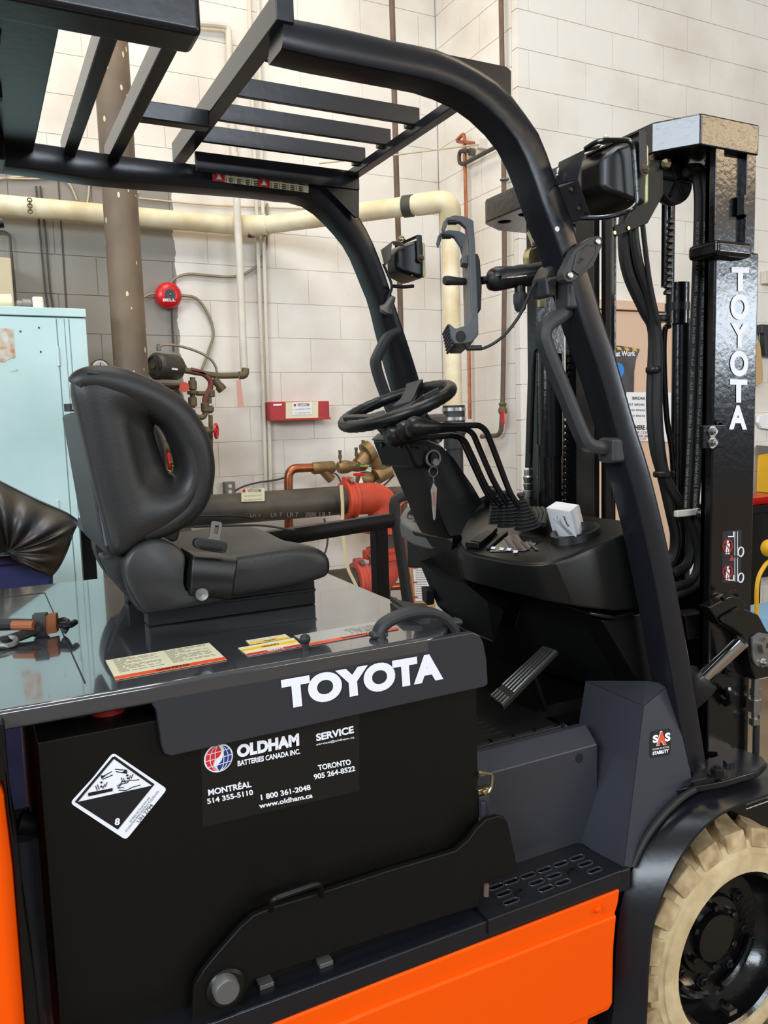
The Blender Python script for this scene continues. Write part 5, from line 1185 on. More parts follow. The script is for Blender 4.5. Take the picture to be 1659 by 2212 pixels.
# steering column shroud
YC0, YC1 = .385, .525
co = [(902, 1012), (916, 1042), (940, 1098), (956, 1140), (968, 1164), (992, 1160), (1012, 1118), (1042, 1088), (1020, 1050), (975, 985), (950, 960), (915, 945), (890, 950)]
C3 = PL(co, Y=YC0+.01); cc = sum(C3, V())/len(C3)
lp = [[V((cc.x+(p.x-cc.x)*k, y, cc.z+(p.z-cc.z)*k)) for p in C3] for y, k in ((YC0, .94), (YC0+.012, 1), (YC1-.012, 1), (YC1, .94))]
colm = G().loft(lp).o('steering_column', 'black_plastic', FL, ang=40)
up = [(874, 950), (888, 934), (915, 940), (932, 975), (935, 1002), (905, 1014), (896, 1008)]
G().prism(PL(up, Y=YC0-.012), (0, .165, 0)).o('column_cowl', 'black_plastic', colm, bev=.010, seg=3)
G().prism(PL([(872, 950), (888, 935), (890, 938), (875, 953)], Y=YC0-.014), (0, .16, .0)).o('column_trim', 'dull_steel', colm, bev=.002)
for yy in (.40, .49): q = P(878, 962, Y=YC0-.012); G().cyl(V((q.x+.001, yy, q.z)), -Xax, .006, .004, 12).o('screw_recess', 'print_black', colm)
ks = G().cyl(P(936, 990, Y=YC0+.004), -Yax, .022, .026, 24).o('key_switch', 'black_plastic', colm)
G().tor(P(936, 990, Y=YC0-.022), Yax, .017, .003).cyl(P(936, 998, Y=YC0-.022), -Yax, .006, .006, 12).o('key_barrel', 'dull_steel', ks)
for k in range(5):
    a_ = .14*k; G().tube([P(884+5*k, 962+1.2*k, Y=YC0-.016), P(902+5.5*k, 952+.2*k, Y=YC0-.016)], .003, 6).o('gaiter_rib', 'rubber', colm)
# left pod, fascia and lower console
pd_ = [(905, 1230), (866, 1130), (864, 1112), (872, 1096), (900, 1080), (925, 1076), (960, 1120), (985, 1150), (1000, 1190), (1010, 1260), (1000, 1300)]
PO = [(866, 1132), (863, 1116), (872, 1098), (896, 1084), (915, 1080), (912, 1125), (914, 1148), (890, 1146)]
pod = G().prism([Pd(*q) for q in ((866, 1126), (864, 1112), (874, 1097), (900, 1080), (990, 1070), (985, 1150), (960, 1152), (918, 1148), (888, 1140))], (0, 0, -.05)).o('instrument_pod', 'pod_plastic', dash, bev=.010, seg=3)
a0 = [Pd(x, y) for x, y in ((868, 1130), (890, 1143), (918, 1150), (960, 1154), (986, 1172))]
zz_ = [(903, 1206), (926, 1232), (948, 1250), (975, 1262), (1008, 1256)]
zlow = [P(x, y, Y=a.y, ) for (x, y), a in zip(zz_, a0)]
G().loft([[a+V((.002, 0, -.006)) for a in a0]+[a+V((.08, .02, -.006)) for a in reversed(a0)], zlow+[a+V((.10, .02, 0)) for a in reversed(zlow)]]).o('fascia', 'black_plastic', dash, bev=.006)
fq = [P(x, y, Y=a0[0].y-.012) for x, y in ((878, 1149), (891, 1152), (907, 1181), (895, 1177))]
G().decal(fq, .004).o('fascia_label', 'paper', dash, smooth=False)
G().tube([Pd(882, 1108), Pd(880, 1118), Pd(886, 1122), Pd(893, 1121)], .0025, 6).o('pod_groove', 'print_black', pod)
G().tube(rnd([Pd(890, 1108), Pd(902, 1096, .03), Pd(911, 1086, .09)], .02), .011, 10).o('parking_lever', 'rubber', pod)
lc = [(905, 1212), (948, 1252), (1006, 1262), (1050, 1300), (1082, 1312), (1086, 1330), (1068, 1390), (1000, 1360), (952, 1310), (940, 1290)]
YL0 = .50
Lc = [P(905, 1212, Y=.66), P(950, 1252, Y=.52), P(1006, 1262, Y=.40), P(1050, 1300, Y=.36), P(1084, 1320, Y=.33), P(1066, 1384, Y=.33), P(1000, 1358, Y=.45), P(945, 1306, Y=.62)]
G().faces(Lc+[p+V((.12, .08, 0)) for p in Lc], [tuple(range(8)), tuple(range(15, 7, -1))]+[(i, (i+1) % 8, (i+1) % 8+8, i+8) for i in range(8)])\
    .o('knee_panel', 'black_plastic', dash, bev=.004)
# brake pedal and accelerator
bp = G().prism([P(x, y, Y=.62) for x, y in ((920, 1276), (940, 1276), (938, 1306), (922, 1308))], V((.02, .06, .0))).o('brake_pedal', 'rubber', FL, bev=.003)
G().tube([P(934, 1286, Y=.64), P(950, 1270, Y=.66), P(975, 1240, Y=.68)], .008, 8).o('pedal_arm', 'black_satin', bp)
bl_, br2, tr2, tl2 = P(1056, 1503, Y=.235), P(1085, 1526, Y=.19), P(1205, 1404, Y=.20), P(1174, 1394, Y=.245)
n_ = (br2-bl_).cross(tl2-bl_).normalized(); n_ = n_ if n_.z > 0 else -n_
ac = G().prism([bl_, br2, tr2, tl2], -n_*.014).o('accelerator_pedal', 'rubber', FL, bev=.003)
for i in range(5):
    u = .10+.195*i
    for v0, v1 in ((.02, .14), (.22, .98)):
        a, b = bl_.lerp(br2, u), tl2.lerp(tr2, u)
        G().tube([a.lerp(b, v0)+n_*.001, a.lerp(b, v1)+n_*.001], .0022, 6).o('pedal_rib', 'steel' if v0 > .2 else 'dull_steel', ac)
G().cyl2(bl_.lerp(tr2, .6)-n_*.014, bl_.lerp(tr2, .6)-n_*.014+V((.05, .02, -.10)), .008, 8).o('pedal_rod', 'black_satin', ac)
# steering wheel
sw_c = P(855, 877, Y=.465)
e1, e2 = P(757, 925, Y=.465)-sw_c, P(952, 832, Y=.465)-sw_c
axw = ((P(952, 832, Y=.465)-P(757, 925, Y=.465))).normalized(); swn = V((-axw.z, 0, axw.x)); Rw = (P(952, 832, Y=.465)-P(757, 925, Y=.465)).length/2-.008
sx, sy = axw, Yax
RWs = .158
rim_ = [sw_c+sx*Rw*math.cos(t)+sy*RWs*math.sin(t) for t in [2*math.pi*k/72 for k in range(72)]]
swl = G().tube(rim_, [.0135+(.0012 if k % 2 and True else 0) for k in range(72)]+[], 10, closed=True).o('steering_wheel', 'black_plastic', FL, ang=60)
hub = sw_c-swn*.014
G().lathe(hub-swn*.02, swn, [(.03, -.05), (.052, -.02), (.06, .0), (.054, .014), (.034, .022), (0, .024)], 28).o('wheel_hub', 'dark_plastic', swl)
for t, wd in ((.45, .05), (math.pi-.35, .045), (-math.pi/2+.1, .05)):
    d = sx*math.cos(t)*Rw+sy*math.sin(t)*RWs; sd = swn.cross(d).normalized()
    G().loft([[hub+d*f_+sd*w2+swn*(.012+h_), hub+d*f_-sd*w2+swn*(.012+h_), hub+d*f_-sd*w2*.8+swn*(h_-.002), hub+d*f_+sd*w2*.8+swn*(h_-.002)] for f_, w2, h_ in ((.22, wd*.55, .0), (.5, wd*.42, .004), (.8, wd*.38, .018), (.98, wd*.5, .026))]).o('wheel_spoke', 'dark_plastic', swl, bev=.003)
G().tube(cr([hub-swn*.06, P(905, 915, Y=.465), P(930, 960, Y=.465)], 4), .032, 16).o('column_neck', 'black_plastic', swl)
G().tube(cr([P(884, 912, Y=.5), P(930, 905, Y=.62), P(955, 903, Y=.7)], 3), .012, 10).o('signal_stalk', 'black_plastic', swl)
# hydraulic levers with knobs and bellows
lev = [([(855, 938), (905, 932), (960, 928), (985, 934), (1000, 948), (1040, 1040), (1066, 1102)], .305), ([(845, 932), (920, 926), (965, 930), (980, 946), (1020, 1030), (1068, 1080), (1082, 1106)], .36),
       ([(870, 925), (960, 921), (1005, 918), (1020, 930), (1060, 1020), (1080, 1062), (1100, 1110)], .27), ([(890, 918), (1000, 915), (1030, 915), (1046, 930), (1085, 1020), (1100, 1070), (1133, 1112)], .21)]
lev = [([(850, 934), (910, 938), (965, 932), (988, 938), (1000, 955), (1032, 1025), (1052, 1068), (1076, 1100)], .36), ([(856, 944), (920, 945), (980, 940), (1002, 948), (1020, 985), (1044, 1040), (1064, 1075), (1095, 1106)], .33),
       ([(880, 930), (940, 926), (1005, 925), (1022, 936), (1040, 980), (1066, 1040), (1084, 1070), (1108, 1106)], .295), ([(900, 922), (1000, 919), (1035, 918), (1050, 930), (1066, 970), (1092, 1040), (1104, 1070), (1134, 1112)], .255)]
for i, (px, y) in enumerate(lev):
    pts = rnd([P(a, b, Y=y) for a, b in px], .025, 4)
    lv = G().tube(pts, .0065, 10).o('hydraulic_lever', 'mast_paint', FL)
    d = (pts[0]-pts[3]).normalized(); k0 = P(px[0][0], px[0][1], Y=y)
    G().lathe(k0-d*.04, d, [(.009, -.012), (.013, 0), (.014, .014), (.019, .032), (.022, .046), (.017, .058), (0, .062)], 18).o('lever_knob', 'black_plastic', lv)
    b = pts[-1]; ax_ = (pts[-4]-b).normalized()*.4+Zax*.8
    prof = []
    for k in range(9): r = .030-.0022*k; prof += [(r, .0075*k-.028), (r-.0075, .0075*k+.004-.028)]
    G().lathe(b, ax_, prof+[(.009, .045), (.008, .05)], 20).o('lever_bellows', 'rubber', lv, ang=30)
for k in range(7):
    q = cr([Pd(1120+9*k, 1134+.0*k, .012+.003*k) for _ in (0,)]+[Pd(1126+9*k, 1118-1.5*k, .03)]+[Pd(1118+9*k, 1098, .02)], 4); G().tube(q, .006, 8).o('bellows_fold', 'rubber', dash)
# ---- work lamps on the guard legs
def lamp(px, Y, s, mir, nm):
    c = P(*px, Y=Y); g = G()
    def q(x, y, z): return c+V((x*s, y*s, z*s))
    body = G().loft([[q(-.045, a*.035, b*.03) for a, b in ((-1, -1), (1, -1), (1, 1), (-1, 1))], [q(-.02, a*.06, b*.052) for a, b in ((-1, -1), (1, -1), (1, 1), (-1, 1))], [q(.028, a*.072, b*.066) for a, b in ((-1, -1), (1, -1), (1, 1), (-1, 1))], [q(.05, a*.074, b*.068) for a, b in ((-1, -1), (1, -1), (1, 1), (-1, 1))]]).o('work_lamp', 'black_plastic', FL, bev=.010, seg=3)
    G().loft([[q(.05, a*.07, b*.064) for a, b in ((-1, -1), (1, -1), (1, 1), (-1, 1))], [q(.064, a*.066, b*.06) for a, b in ((-1, -1), (1, -1), (1, 1), (-1, 1))]]).o('lamp_lens', 'lens', body, bev=.006)
    G().band([q(.03, -.082, .0), q(.028, -.082, .078), q(.028, .082, .078), q(.03, .082, .0)], .012*s+.008, .004, Xax).o('lamp_yoke', 'dark_plastic', body)
    for sg_ in (-1, 1): G().bolt(q(.03, .084*sg_, 0), (0, sg_, 0), .007).o('yoke_bolt', 'steel_rust', body)
    for a, b in ((-.01, -.03), (.01, -.055)): G().cyl(q(a, -.056, b), -Yax, .004, .004, 8).o('case_screw', 'steel', body)
    G().bolt(q(.0, 0, .078), Zax, .008).o('mount_bolt', 'zinc', body)
    return body
LY = .05
lb = lamp((1308, 388), LY+.0, .86, False, 'near')
pl_ = [(1208, 410), (1262, 328), (1268, 322), (1250, 398), (1274, 466), (1242, 480)]
G().prism([P(1264, 322, Y=.03), P(1207, 350, Y=.09), P(1198, 400, Y=.09), P(1248, 388, Y=.03)], (0.004, .004, 0)).o('lamp_bracket', 'frame_paint', lb, bev=.001)
G().prism([P(1206, 405, Y=.06), P(1249, 388, Y=.03), P(1275, 466, Y=.03), P(1236, 480, Y=.07)], (0.004, .004, 0)).o('lamp_bracket', 'frame_paint', lb, bev=.001)
G().prism([P(1264, 322, Y=.03), P(1298, 316, Y=.03), P(1292, 322, Y=.12), P(1262, 330, Y=.12)], (0, 0, .003)).o('lamp_bracket', 'frame_paint', lb, bev=.001)
wg = rnd([P(1264, 322, Y=.03), P(1292, 303, Y=.0), P(1362, 303, Y=-.03), P(1368, 320, Y=-.03), P(1376, 440, Y=-.03), P(1360, 456, Y=-.03), P(1315, 470, Y=.0), P(1255, 471, Y=.04)], .03, 4)
G().tube(wg, .0045, 8).o('lamp_guard_wire', 'mast_paint', lb)
for q in ((1230, 410), (1246, 451)): G().cyl(P(*q, Y=.045), -Yax, .004, .006, 8).o('bracket_hole', 'print_black', lb)
G().text('!', P(1201, 380, Y=.078), P(1206, 378, Y=.078), P(1203, 363, Y=.078), .02, .0).o('bracket_label', 'white', lb)
lf_ = lamp((868, 566), .80, .74, True, 'far')
G().prism([P(822, 540, Y=.79), P(846, 522, Y=.76), P(842, 560, Y=.76), P(830, 575, Y=.79)], (.004, .004, 0)).o('lamp_bracket', 'hull_grey', lf_, bev=.001)
G().prism([P(846, 522, Y=.76), P(862, 521, Y=.72), P(878, 534, Y=.72), P(850, 530, Y=.76)], (.002, .004, .003)).o('lamp_bracket', 'hull_grey', lf_, bev=.001)
G().tube(cr([P(828, 570, Y=.78), P(846, 615, Y=.78), P(840, 640, Y=.77), P(838, 652, Y=.77)], 4), .004, 6).o('lamp_cable', 'rubber', lf_)
G().tube(rnd([P(850, 618, Y=.76), P(870, 620, Y=.76), P(893, 618, Y=.76)], .01), .005, 8).o('lamp_guard_wire', 'black_plastic', lf_)
G().lathe(P(838, 662, Y=.765), (.3, -.6, .8), [(.014, -.02), (.02, -.01), (.012, 0), (.010, .02), (.006, .03)], 12).o('cable_gland', 'dull_steel', lf_)
G().cyl(Pg(1203, 495), -Yax, .005, .0015, 10).o('guard_hole', 'paper', og)
# ---- mast
YMn = .08
b0_ = P(1515, 243, Y=YMn); bt_ = b0_.z; bb_ = P(1515, 313, Y=YMn).z; xq1 = P(1641, 272, Y=YMn).x; xq0 = b0_.x
XM = 1.335; yA = P(1410, 255, X=XM).y; yB = P(1045, 434, X=XM).y
bp_ = [(XM, yA, bt_), (xq0, YMn, bt_), (xq1, YMn, bt_), (xq1, yB+.06, bt_), (XM+.09, yB+.06, bt_), (XM+.012, yB+.012, bt_), (XM, yB-.01, bt_)]
mast = G().holes(bp_, [[(XM+.045+.018*math.cos(t), yB-.035+.018*math.sin(t), bt_) for t in [2*math.pi*k/14 for k in range(14)]], [(XM+.055+.022*math.cos(t), yB-.125+.022*math.sin(t), bt_) for t in [2*math.pi*k/14 for k in range(14)]]], (0, 0, bb_-bt_)).o('mast', 'mast_paint', FL, bev=.004, ang=30)
xr0_, xr1_ = P(1543, 700, Y=YMn).x, P(1637, 700, Y=YMn).x
zbr = P(1575, 540, Y=YMn).z
def chan(x0, x1, y0, y1, z0, z1, nm, sgn):              # upright: web plus two flanges
    t = .014; yw = y1 if sgn > 0 else y0
    g = G().bx(x0, x1, yw-t if sgn > 0 else yw, yw if sgn > 0 else yw+t, z0, z1)
    for a, b in ((x0, x0+.026), (x1-.03, x1)): g.bx(a, b, y0, y1, z0, z1)
    return g.o(nm, 'mast_paint', mast, bev=.002, seg=1)
om = G().bx(xr0_, xr1_, YMn, YMn+.02, .12, zbr).o('lettered_upright', 'mast_paint', FL, bev=.005)
chan(xr0_+.002, xq1-.002, YMn+.004, YMn+.032, .2, bb_+.002, 'inner_upright', 1)
tb0, tb1 = P(1545, 553, Y=YMn-.012), P(1630, 512, Y=YMn-.012)
G().bx(xr0_-.03, P(1628, 530, Y=YMn-.03).x, YMn-.03, YMn+.05, P(1570, 552, Y=YMn-.03).z, P(1570, 517, Y=YMn-.03).z).o('upright_tie', 'mast_paint', mast, bev=.010)
G().tube([V((xr1_-.05, YMn+.008, P(1590, 440, Y=YMn).z-.02)), V((xr1_-.05, YMn+.008, P(1590, 440, Y=YMn).z+.02))], .010, 8).o('weld_lug', 'mast_paint', mast)
for ch_, (xa_, xb_, ya_, yb_) in zip('TOYOTA', ((1579, 1617, 577, 629), (1577, 1616, 635, 691), (1578, 1615.5, 698, 751), (1576, 1615, 757, 813), (1575.5, 1613, 819, 869.5), (1573.5, 1612.5, 875, 927.5))):
    G().tpx(ch_, (xa_, yb_), (xb_, yb_+.5), (xa_, ya_), .045, Y=YMn).o('letter', 'decal_white', om, smooth=False)
# pictogram warning sticker on the upright
dkq = [P(*q, Y=YMn) for q in ((1558, 1260), (1600, 1256), (1602, 1144), (1560, 1148))]
pk = G().decal(dkq, .0006).o('warning_pictogram', 'print_black', om, smooth=False)
g = G(); gr = G()
D4 = dict(Y=YMn)
for cy in (1180, 1236):
    c = P(1571.5, cy, Y=YMn-.0015); gr.tor(c, Yax, .0145, .0014, 20, 4); gr.tube([c+V((-.010, -.001, .010)), c+V((.010, -.001, -.010))], .0012, 4)
    g.cyl(P(1572, cy-10, Y=YMn-.001), -Yax, .0035, .0004, 10)
    g.decal([P(x, y, **D4) for x, y in ((1568, cy+6), (1575, cy+6), (1576, cy-6), (1567, cy-6))], .0012)
    for xx in (1567, 1572): g.decal([P(x, y, **D4) for x, y in ((xx, cy+17), (xx+3, cy+17), (xx+3, cy+5), (xx, cy+5))], .0012)
    for (a, b) in (((1586, cy+20), (1587, cy+20)), ((1592, cy+20), (1593, cy+20))): g.decal([P(x, y, **D4) for x, y in (a, b, (b[0], cy-32), (a[0], cy-32))], .0012)
    g.tor(P(1600, cy+12, Y=YMn-.001), Yax, .009, .0018, 14, 4, 1.2)
    yy_ = cy-22 if cy < 1200 else cy+16
    g.decal([P(x, y, **D4) for x, y in ((1572, yy_+2), (1585, yy_+2), (1585, yy_-10), (1583, yy_-10), (1583, yy_), (1572, yy_))], .0012)
g.o('pictogram', 'white', pk, smooth=False)
gr.decal([P(x, y, **D4) for x, y in ((1575, 1211), (1585, 1211), (1580, 1199))], .0012).o('prohibition_mark', 'sticker_red', pk, smooth=False)
# bolted bracket, hose clamp
a, b = P(1517, 969, Y=YMn-.01), P(1567, 917, Y=YMn-.01)
bk2 = G().bx(a.x, b.x, YMn-.012, YMn, a.z, b.z).o('bolted_bracket', 'mast_paint', om, bev=.002)
for q in ((1538, 932), (1538, 956)): G().bolt(P(*q, Y=YMn-.012), -Yax, .0085).o('bracket_bolt', 'steel', bk2)
G().tube(cr([P(x, y, Y=YMn-.004) for x, y in ((1546, 915), (1553, 911), (1560, 914), (1567, 912))], 3), .004, 6).o('weld_bead', 'mast_paint', bk2)
YHo = .17
a, b = P(1463, 1118, Y=YHo-.03), P(1516, 1098, Y=YHo-.03)
cl2 = G().bx(a.x, b.x, YHo-.03, YHo-.018, a.z, b.z).o('hose_clamp', 'white_conduit', FL, bev=.003)
G().bolt(P(1510, 1108, Y=YHo-.03), -Yax, .007).o('clamp_bolt', 'steel', cl2)
a, b = P(1500, 1128, Y=YHo), P(1528, 1085, Y=YHo); G().bx(a.x, b.x, YHo-.016, YHo+.02, a.z, b.z).o('clamp_plate', 'mast_paint', cl2, bev=.002)
def vcyl(nm, m_, px, y0, y1, r, parent=mast, **k):
    a, b = P(px, y0, **k), P(px, y1, **k); return G().cyl2((b.x, b.y, a.z), b, r, 20).o(nm, m_, parent)
# near side: lift cylinder, chains, sheave, hoses
vcyl('lift_cylinder', 'mast_paint', 1464, 690, 1560, .024, Y=.26)
lc_ = vcyl('cylinder_head', 'mast_paint', 1463, 612, 700, .027, Y=.26)
vcyl('gland_nut', 'black_plastic', 1463, 655, 672, .029, parent=lc_, Y=.26)
vcyl('cylinder_rod', 'mast_paint', 1442, 330, 620, .016, Y=.33)
def chain(nm, px, y0, y1, Y=None, X=None, n=18, s=1.0):
    k = dict(Y=Y) if Y is not None else dict(X=X)
    a, b = P(px[0], y0, **k), P(px[1], y1, **k); st_ = (b-a)/n
    base = None
    for i in range(n):
        c = a+st_*i+st_/2
        if base is None:
            L = st_.length; w_ = .007*s
            base = G().bx(c.x-.013*s, c.x+.013*s, c.y-w_, c.y+w_, c.z-L*.30, c.z+L*.30).cyl2(c+V((-.008*s, 0, L*.3)), c+V((.008*s, 0, L*.3)), .008*s, 8).o('chain_link', 'chain_steel', mast, bev=.003, seg=1); c0b = V(base['_c'])-c
        else:
            q = base.copy(); COL.objects.link(q); q.location = c+c0b; q['_c'] = tuple(q.location)
mat('chain_steel', (40, 38, 34), .3, .5)
chain('chain', (1449, 1441), 472, 640, Y=.24, n=12, s=.75)
chain('chain', (1530, 1532), 350, 480, Y=.16, n=9, s=.7)
chain('chain', (1235, 1222), 650, 1095, X=1.44, n=30, s=.85)
shv = P(1452, 392, Y=.2); G().lathe(shv, Yax, [(.012, -.012), (.05, -.012), (.052, -.004), (.046, .0), (.052, .004), (.05, .014), (.012, .014)], 28).o('hose_sheave', 'rubber', mast)
for k in range(6): a_ = math.pi*k/3; G().tube([shv+V((0, -.014, 0)), shv+V((.044*math.cos(a_), -.014, .044*math.sin(a_)))], .004, 6).o('sheave_rib', 'black_plastic', mast)
G().prism([P(x, y, Y=.15) for x, y in ((1378, 345), (1432, 345), (1434, 420), (1400, 482), (1330, 512), (1326, 488), (1352, 478), (1380, 430))], (0, .006, 0)).o('sheave_bracket', 'black_satin', mast, bev=.002)
for q in ((1357, 493), (1327, 503)): G().cyl(P(*q, Y=.149), -Yax, .004, .002, 8).o('bracket_screw', 'zinc', mast)
for q in ((1383, 358), (1397, 352), (1443, 354)): G().hexn(P(*q, Y=.14), -Xax, .010, .012).o('sheave_bolt', 'zinc', mast)
def hose(px, r, Y, nm='hydraulic_hose', m_='rubber'): return G().tube(cr([P(a, b, Y=Y) for a, b in px], 5), r, 10).o(nm, m_, mast)
h1 = hose([(1480, 372), (1497, 372), (1506, 400), (1508, 470), (1500, 700), (1490, 1000), (1484, 1105), (1498, 1150), (1508, 1200), (1502, 1240), (1478, 1262), (1420, 1268)], .0095, YHo)
h2_ = hose([(1490, 362), (1512, 364), (1522, 392), (1524, 480), (1516, 700), (1508, 1000), (1502, 1105), (1518, 1180), (1520, 1230), (1502, 1266), (1470, 1282), (1420, 1290)], .0095, YHo-.005)
hose([(1362, 410), (1350, 470), (1348, 540), (1360, 600), (1392, 670), (1412, 720), (1408, 860), (1414, 960), (1432, 1030), (1448, 1100), (1460, 1160), (1454, 1200), (1440, 1222)], .013, .20)
hose([(1370, 400), (1366, 480), (1378, 570), (1402, 640), (1420, 740), (1420, 900), (1432, 1010), (1452, 1060), (1484, 1110), (1494, 1170), (1484, 1220), (1450, 1240)], .012, .185)
hose([(1382, 380), (1384, 440), (1392, 520), (1402, 600), (1418, 680), (1424, 700)], .0055, .17, 'hydraulic_line')
hose([(1446, 704), (1436, 714), (1434, 780), (1440, 900), (1452, 980), (1458, 1120)], .0065, .2, 'hydraulic_line', 'mast_paint')
for q, w_ in (((1424, 690), .022), ((1412, 800), .016), ((1434, 1025), .022)): G().lathe(P(*q, Y=.19)-Zax*.006, Zax, [(w_, 0), (w_*1.1, .003), (w_*1.1, .011), (w_, .014)], 14).o('hose_tie', 'black_plastic', mast)
def htext(t, x, y0, y1, w_, Y, x2=None): x2 = x if x2 is None else x2; return G().text(t, P(x2+w_, y1, Y=Y), P(x+w_, y0, Y=Y), P(x2, y1, Y=Y), .02, .0015)
g = G()
def hput(s, pts):                                     # small lettering printed along a hose
    pass
for t, xa1, y1_, xa0, y0_, w_ in (('4000 PSI WP (276 BAR) - SAE100R16', 1478, 1098, 1484, 960, 7), ('2 WIRE MSHA IC-101/04 - 6TX - 3/8"', 1485, 955, 1492, 800, 7), ('(9.5 mm) - 4000 PSI WP (276 BAR)', 1493, 790, 1499, 640, 7), ('SAE100R16 2 WIRE MSHA IC-101/04', 1500, 630, 1504, 480, 6),
        ('SAE100R16  2 WIRE MSHA IC-101/04', 1497, 1098, 1503, 960, 7), ('- 6TX - 3/8" (9.5 mm) - 4000 PSI WP', 1504, 950, 1511, 800, 7), ('(276 BAR) - SAE100R16  2 WIRE', 1512, 790, 1516, 640, 6), ('MSHA IC-101/04 - 6TX - 3/8"', 1517, 630, 1520, 480, 6)):
    yy = YHo-.012 if xa1 < 1496 or (xa1 in (1500,) and y1_ == 630) else YHo-.016
    g.text(t, P(xa1+w_, y1_, Y=yy), P(xa0+w_, y0_, Y=yy), P(xa1, y1_, Y=yy), .02, .0005)
g.o('hose_lettering', 'sticker_grey', mast, smooth=False)
# far side uprights, cylinder, chain guard, brackets
XF = 1.42
def fx(px, y, X=XF): return P(px, y, X=X)
yf = lambda px: P(px, 800, X=XF).y
G().bx(XF, XF+.10, yf(1160), yf(1139), .2, bb_).o('outer_upright', 'mast_paint', mast, bev=.003)
vcyl('lift_cylinder', 'mast_paint', 1190, 960, 1500, .034, X=XF-.02); vcyl('cylinder_sleeve', 'mast_paint', 1190, 765, 985, .032, X=XF-.02)
G().bx(XF+.02, XF+.05, yf(1243), yf(1208), .2, bb_).o('inner_upright', 'mast_paint', mast, bev=.003)
mat('upright_grease', (50, 42, 36), .35, .2, var=1, vs=9, var2=(24, 21, 20), bump=.2, bs=60)
G().bx(XF+.0, XF+.02, yf(1283), yf(1243), .2, bb_).o('inner_upright', 'upright_grease', mast, bev=.003)
G().bx(XF+.02, XF+.03, yf(1312), yf(1285), .2, bb_).o('inner_upright', 'mast_paint', mast, bev=.003)
G().bx(XF-.01, XF+.002, yf(1326), yf(1314), .2, bb_).o('inner_upright', 'upright_grease', mast, bev=.003)
for y_ in (560, 880, 1240): a = fx(1200, y_); G().bx(XF+.10, XF+.13, .12, yf(1150), a.z-.05, a.z+.03).o('cross_member', 'mast_paint', mast, bev=.004) if y_ == 1240 else None
G().lathe(fx(1162, 560, XF-.02), Yax, [(.012, -.012), (.04, -.012), (.042, .0), (.04, .014), (.012, .014)], 22).o('chain_sheave', 'zinc', mast)
G().tube([fx(1142, 502), fx(1152, 525)], .006, 8).o('anchor_pin', 'zinc', mast); G().bolt(fx(1157, 526, XF-.04), -Xax, .009).o('anchor_bolt', 'steel', mast)
G().prism([fx(1216, 480), (fx(1262, 500)), fx(1262, 600), fx(1216, 600)], (.01, 0, 0)).o('wear_plate', 'hull_grey', mast, bev=.002)
G().hexn(fx(1170, 640), -Zax, .012, .03).o('anchor_nut', 'zinc', mast)
G().tube(rnd([fx(1176, 745), fx(1156, 752), fx(1152, 800), fx(1146, 980)], .02), .007, 8).o('hydraulic_line', 'mast_paint', mast)
hc2 = G().lathe(fx(1142, 1060), Zax, [(.012, -.06), (.012, -.02), (.016, -.018), (.016, .0), (.013, .002), (.016, .02), (.013, .022), (.016, .04), (.013, .044), (.013, .06)], 12).o('hose_fitting', 'steel', mast)
G().tube([fx(1142, 1090), fx(1145, 1180)], .010, 8).o('steel_line', 'dull_steel', hc2); G().tube([fx(1142, 1010), fx(1150, 760)], .011, 8).o('hydraulic_hose', 'rubber', hc2)
G().bx(XF+.12, XF+.16, .14, yf(1200), .3, .95).o('mast_backing', 'black_satin', mast, bev=.004)
G().bx(XF-.02, XF+.1, .16, yf(1160), .62, .72).o('cross_member', 'mast_paint', mast, bev=.006)
# tilt cylinder and its clevis
YTc = .05
ta, te = P(1466, 1514, Y=.135), P(1604, 1384, Y=.03); td = (te-ta).normalized(); tb_ = ta.lerp(te, .43)
tcl = G().lathe(ta-td*.05, td, [(.040, 0), (.040, (tb_-ta).length+.03), (.036, (tb_-ta).length+.045), (.02, (tb_-ta).length+.046)], 24).o('tilt_cylinder', 'rubber', FL)
G().cyl2(tb_-td*.02, te, .0165, 18).o('cylinder_rod', 'chrome', tcl)
cb = [(1556, 1345), (1562, 1320), (1594, 1308), (1640, 1328), (1668, 1380), (1668, 1462), (1632, 1470), (1622, 1440), (1616, 1406), (1602, 1374), (1582, 1358)]
G().prism([P(x, y, Y=YMn-.03) for x, y in cb], (0, .032, 0)).o('tilt_clevis', 'mast_paint', mast, bev=.006, seg=3)
cb = [(1545, 1462), (1566, 1430), (1612, 1404), (1622, 1440), (1632, 1470), (1600, 1464)]
G().prism([P(x, y, Y=YMn-.002) for x, y in cb], (0, .03, 0)).o('clevis_web', 'mast_paint', mast, bev=.003)
for pxs in ([(1556, 1342), (1564, 1334), (1580, 1324), (1596, 1316)], [(1560, 1294), (1572, 1284), (1584, 1278), (1594, 1284)]): G().tube(cr([P(a, b, Y=YMn-.034) for a, b in pxs], 3), .006, 6).o('weld_bead', 'mast_paint', mast)
G().prism([P(x, y, Y=YMn-.03) for x, y in ((1530, 1312), (1556, 1298), (1576, 1288), (1600, 1290), (1614, 1306), (1606, 1330), (1556, 1350))], (0, .03, 0)).o('clevis_gusset', 'mast_paint', mast, bev=.004)
pp_ = rnd([P(x, y, Y=YMn-.036) for x, y in ((1626, 1378), (1640, 1366), (1668, 1372), (1668, 1440), (1634, 1440), (1626, 1420), (1626, 1378))], .012, 3)[:-1]
pn = G().prism(pp_, (0, .006, 0)).o('pin_plate', 'dull_steel', mast, bev=.001); G().lathe(P(1648, 1392, Y=YMn-.036), -Yax, [(.018, 0), (.018, .012), (.006, .012), (.006, .004), (0, .004)], 24).o('clevis_pin', 'steel', pn); G().bolt(P(1648, 1430, Y=YMn-.036), -Yax, .008).cyl(P(1636, 1427, Y=YMn-.037), Yax, .005, .002, 10).o('plate_bolt', 'steel', pn)
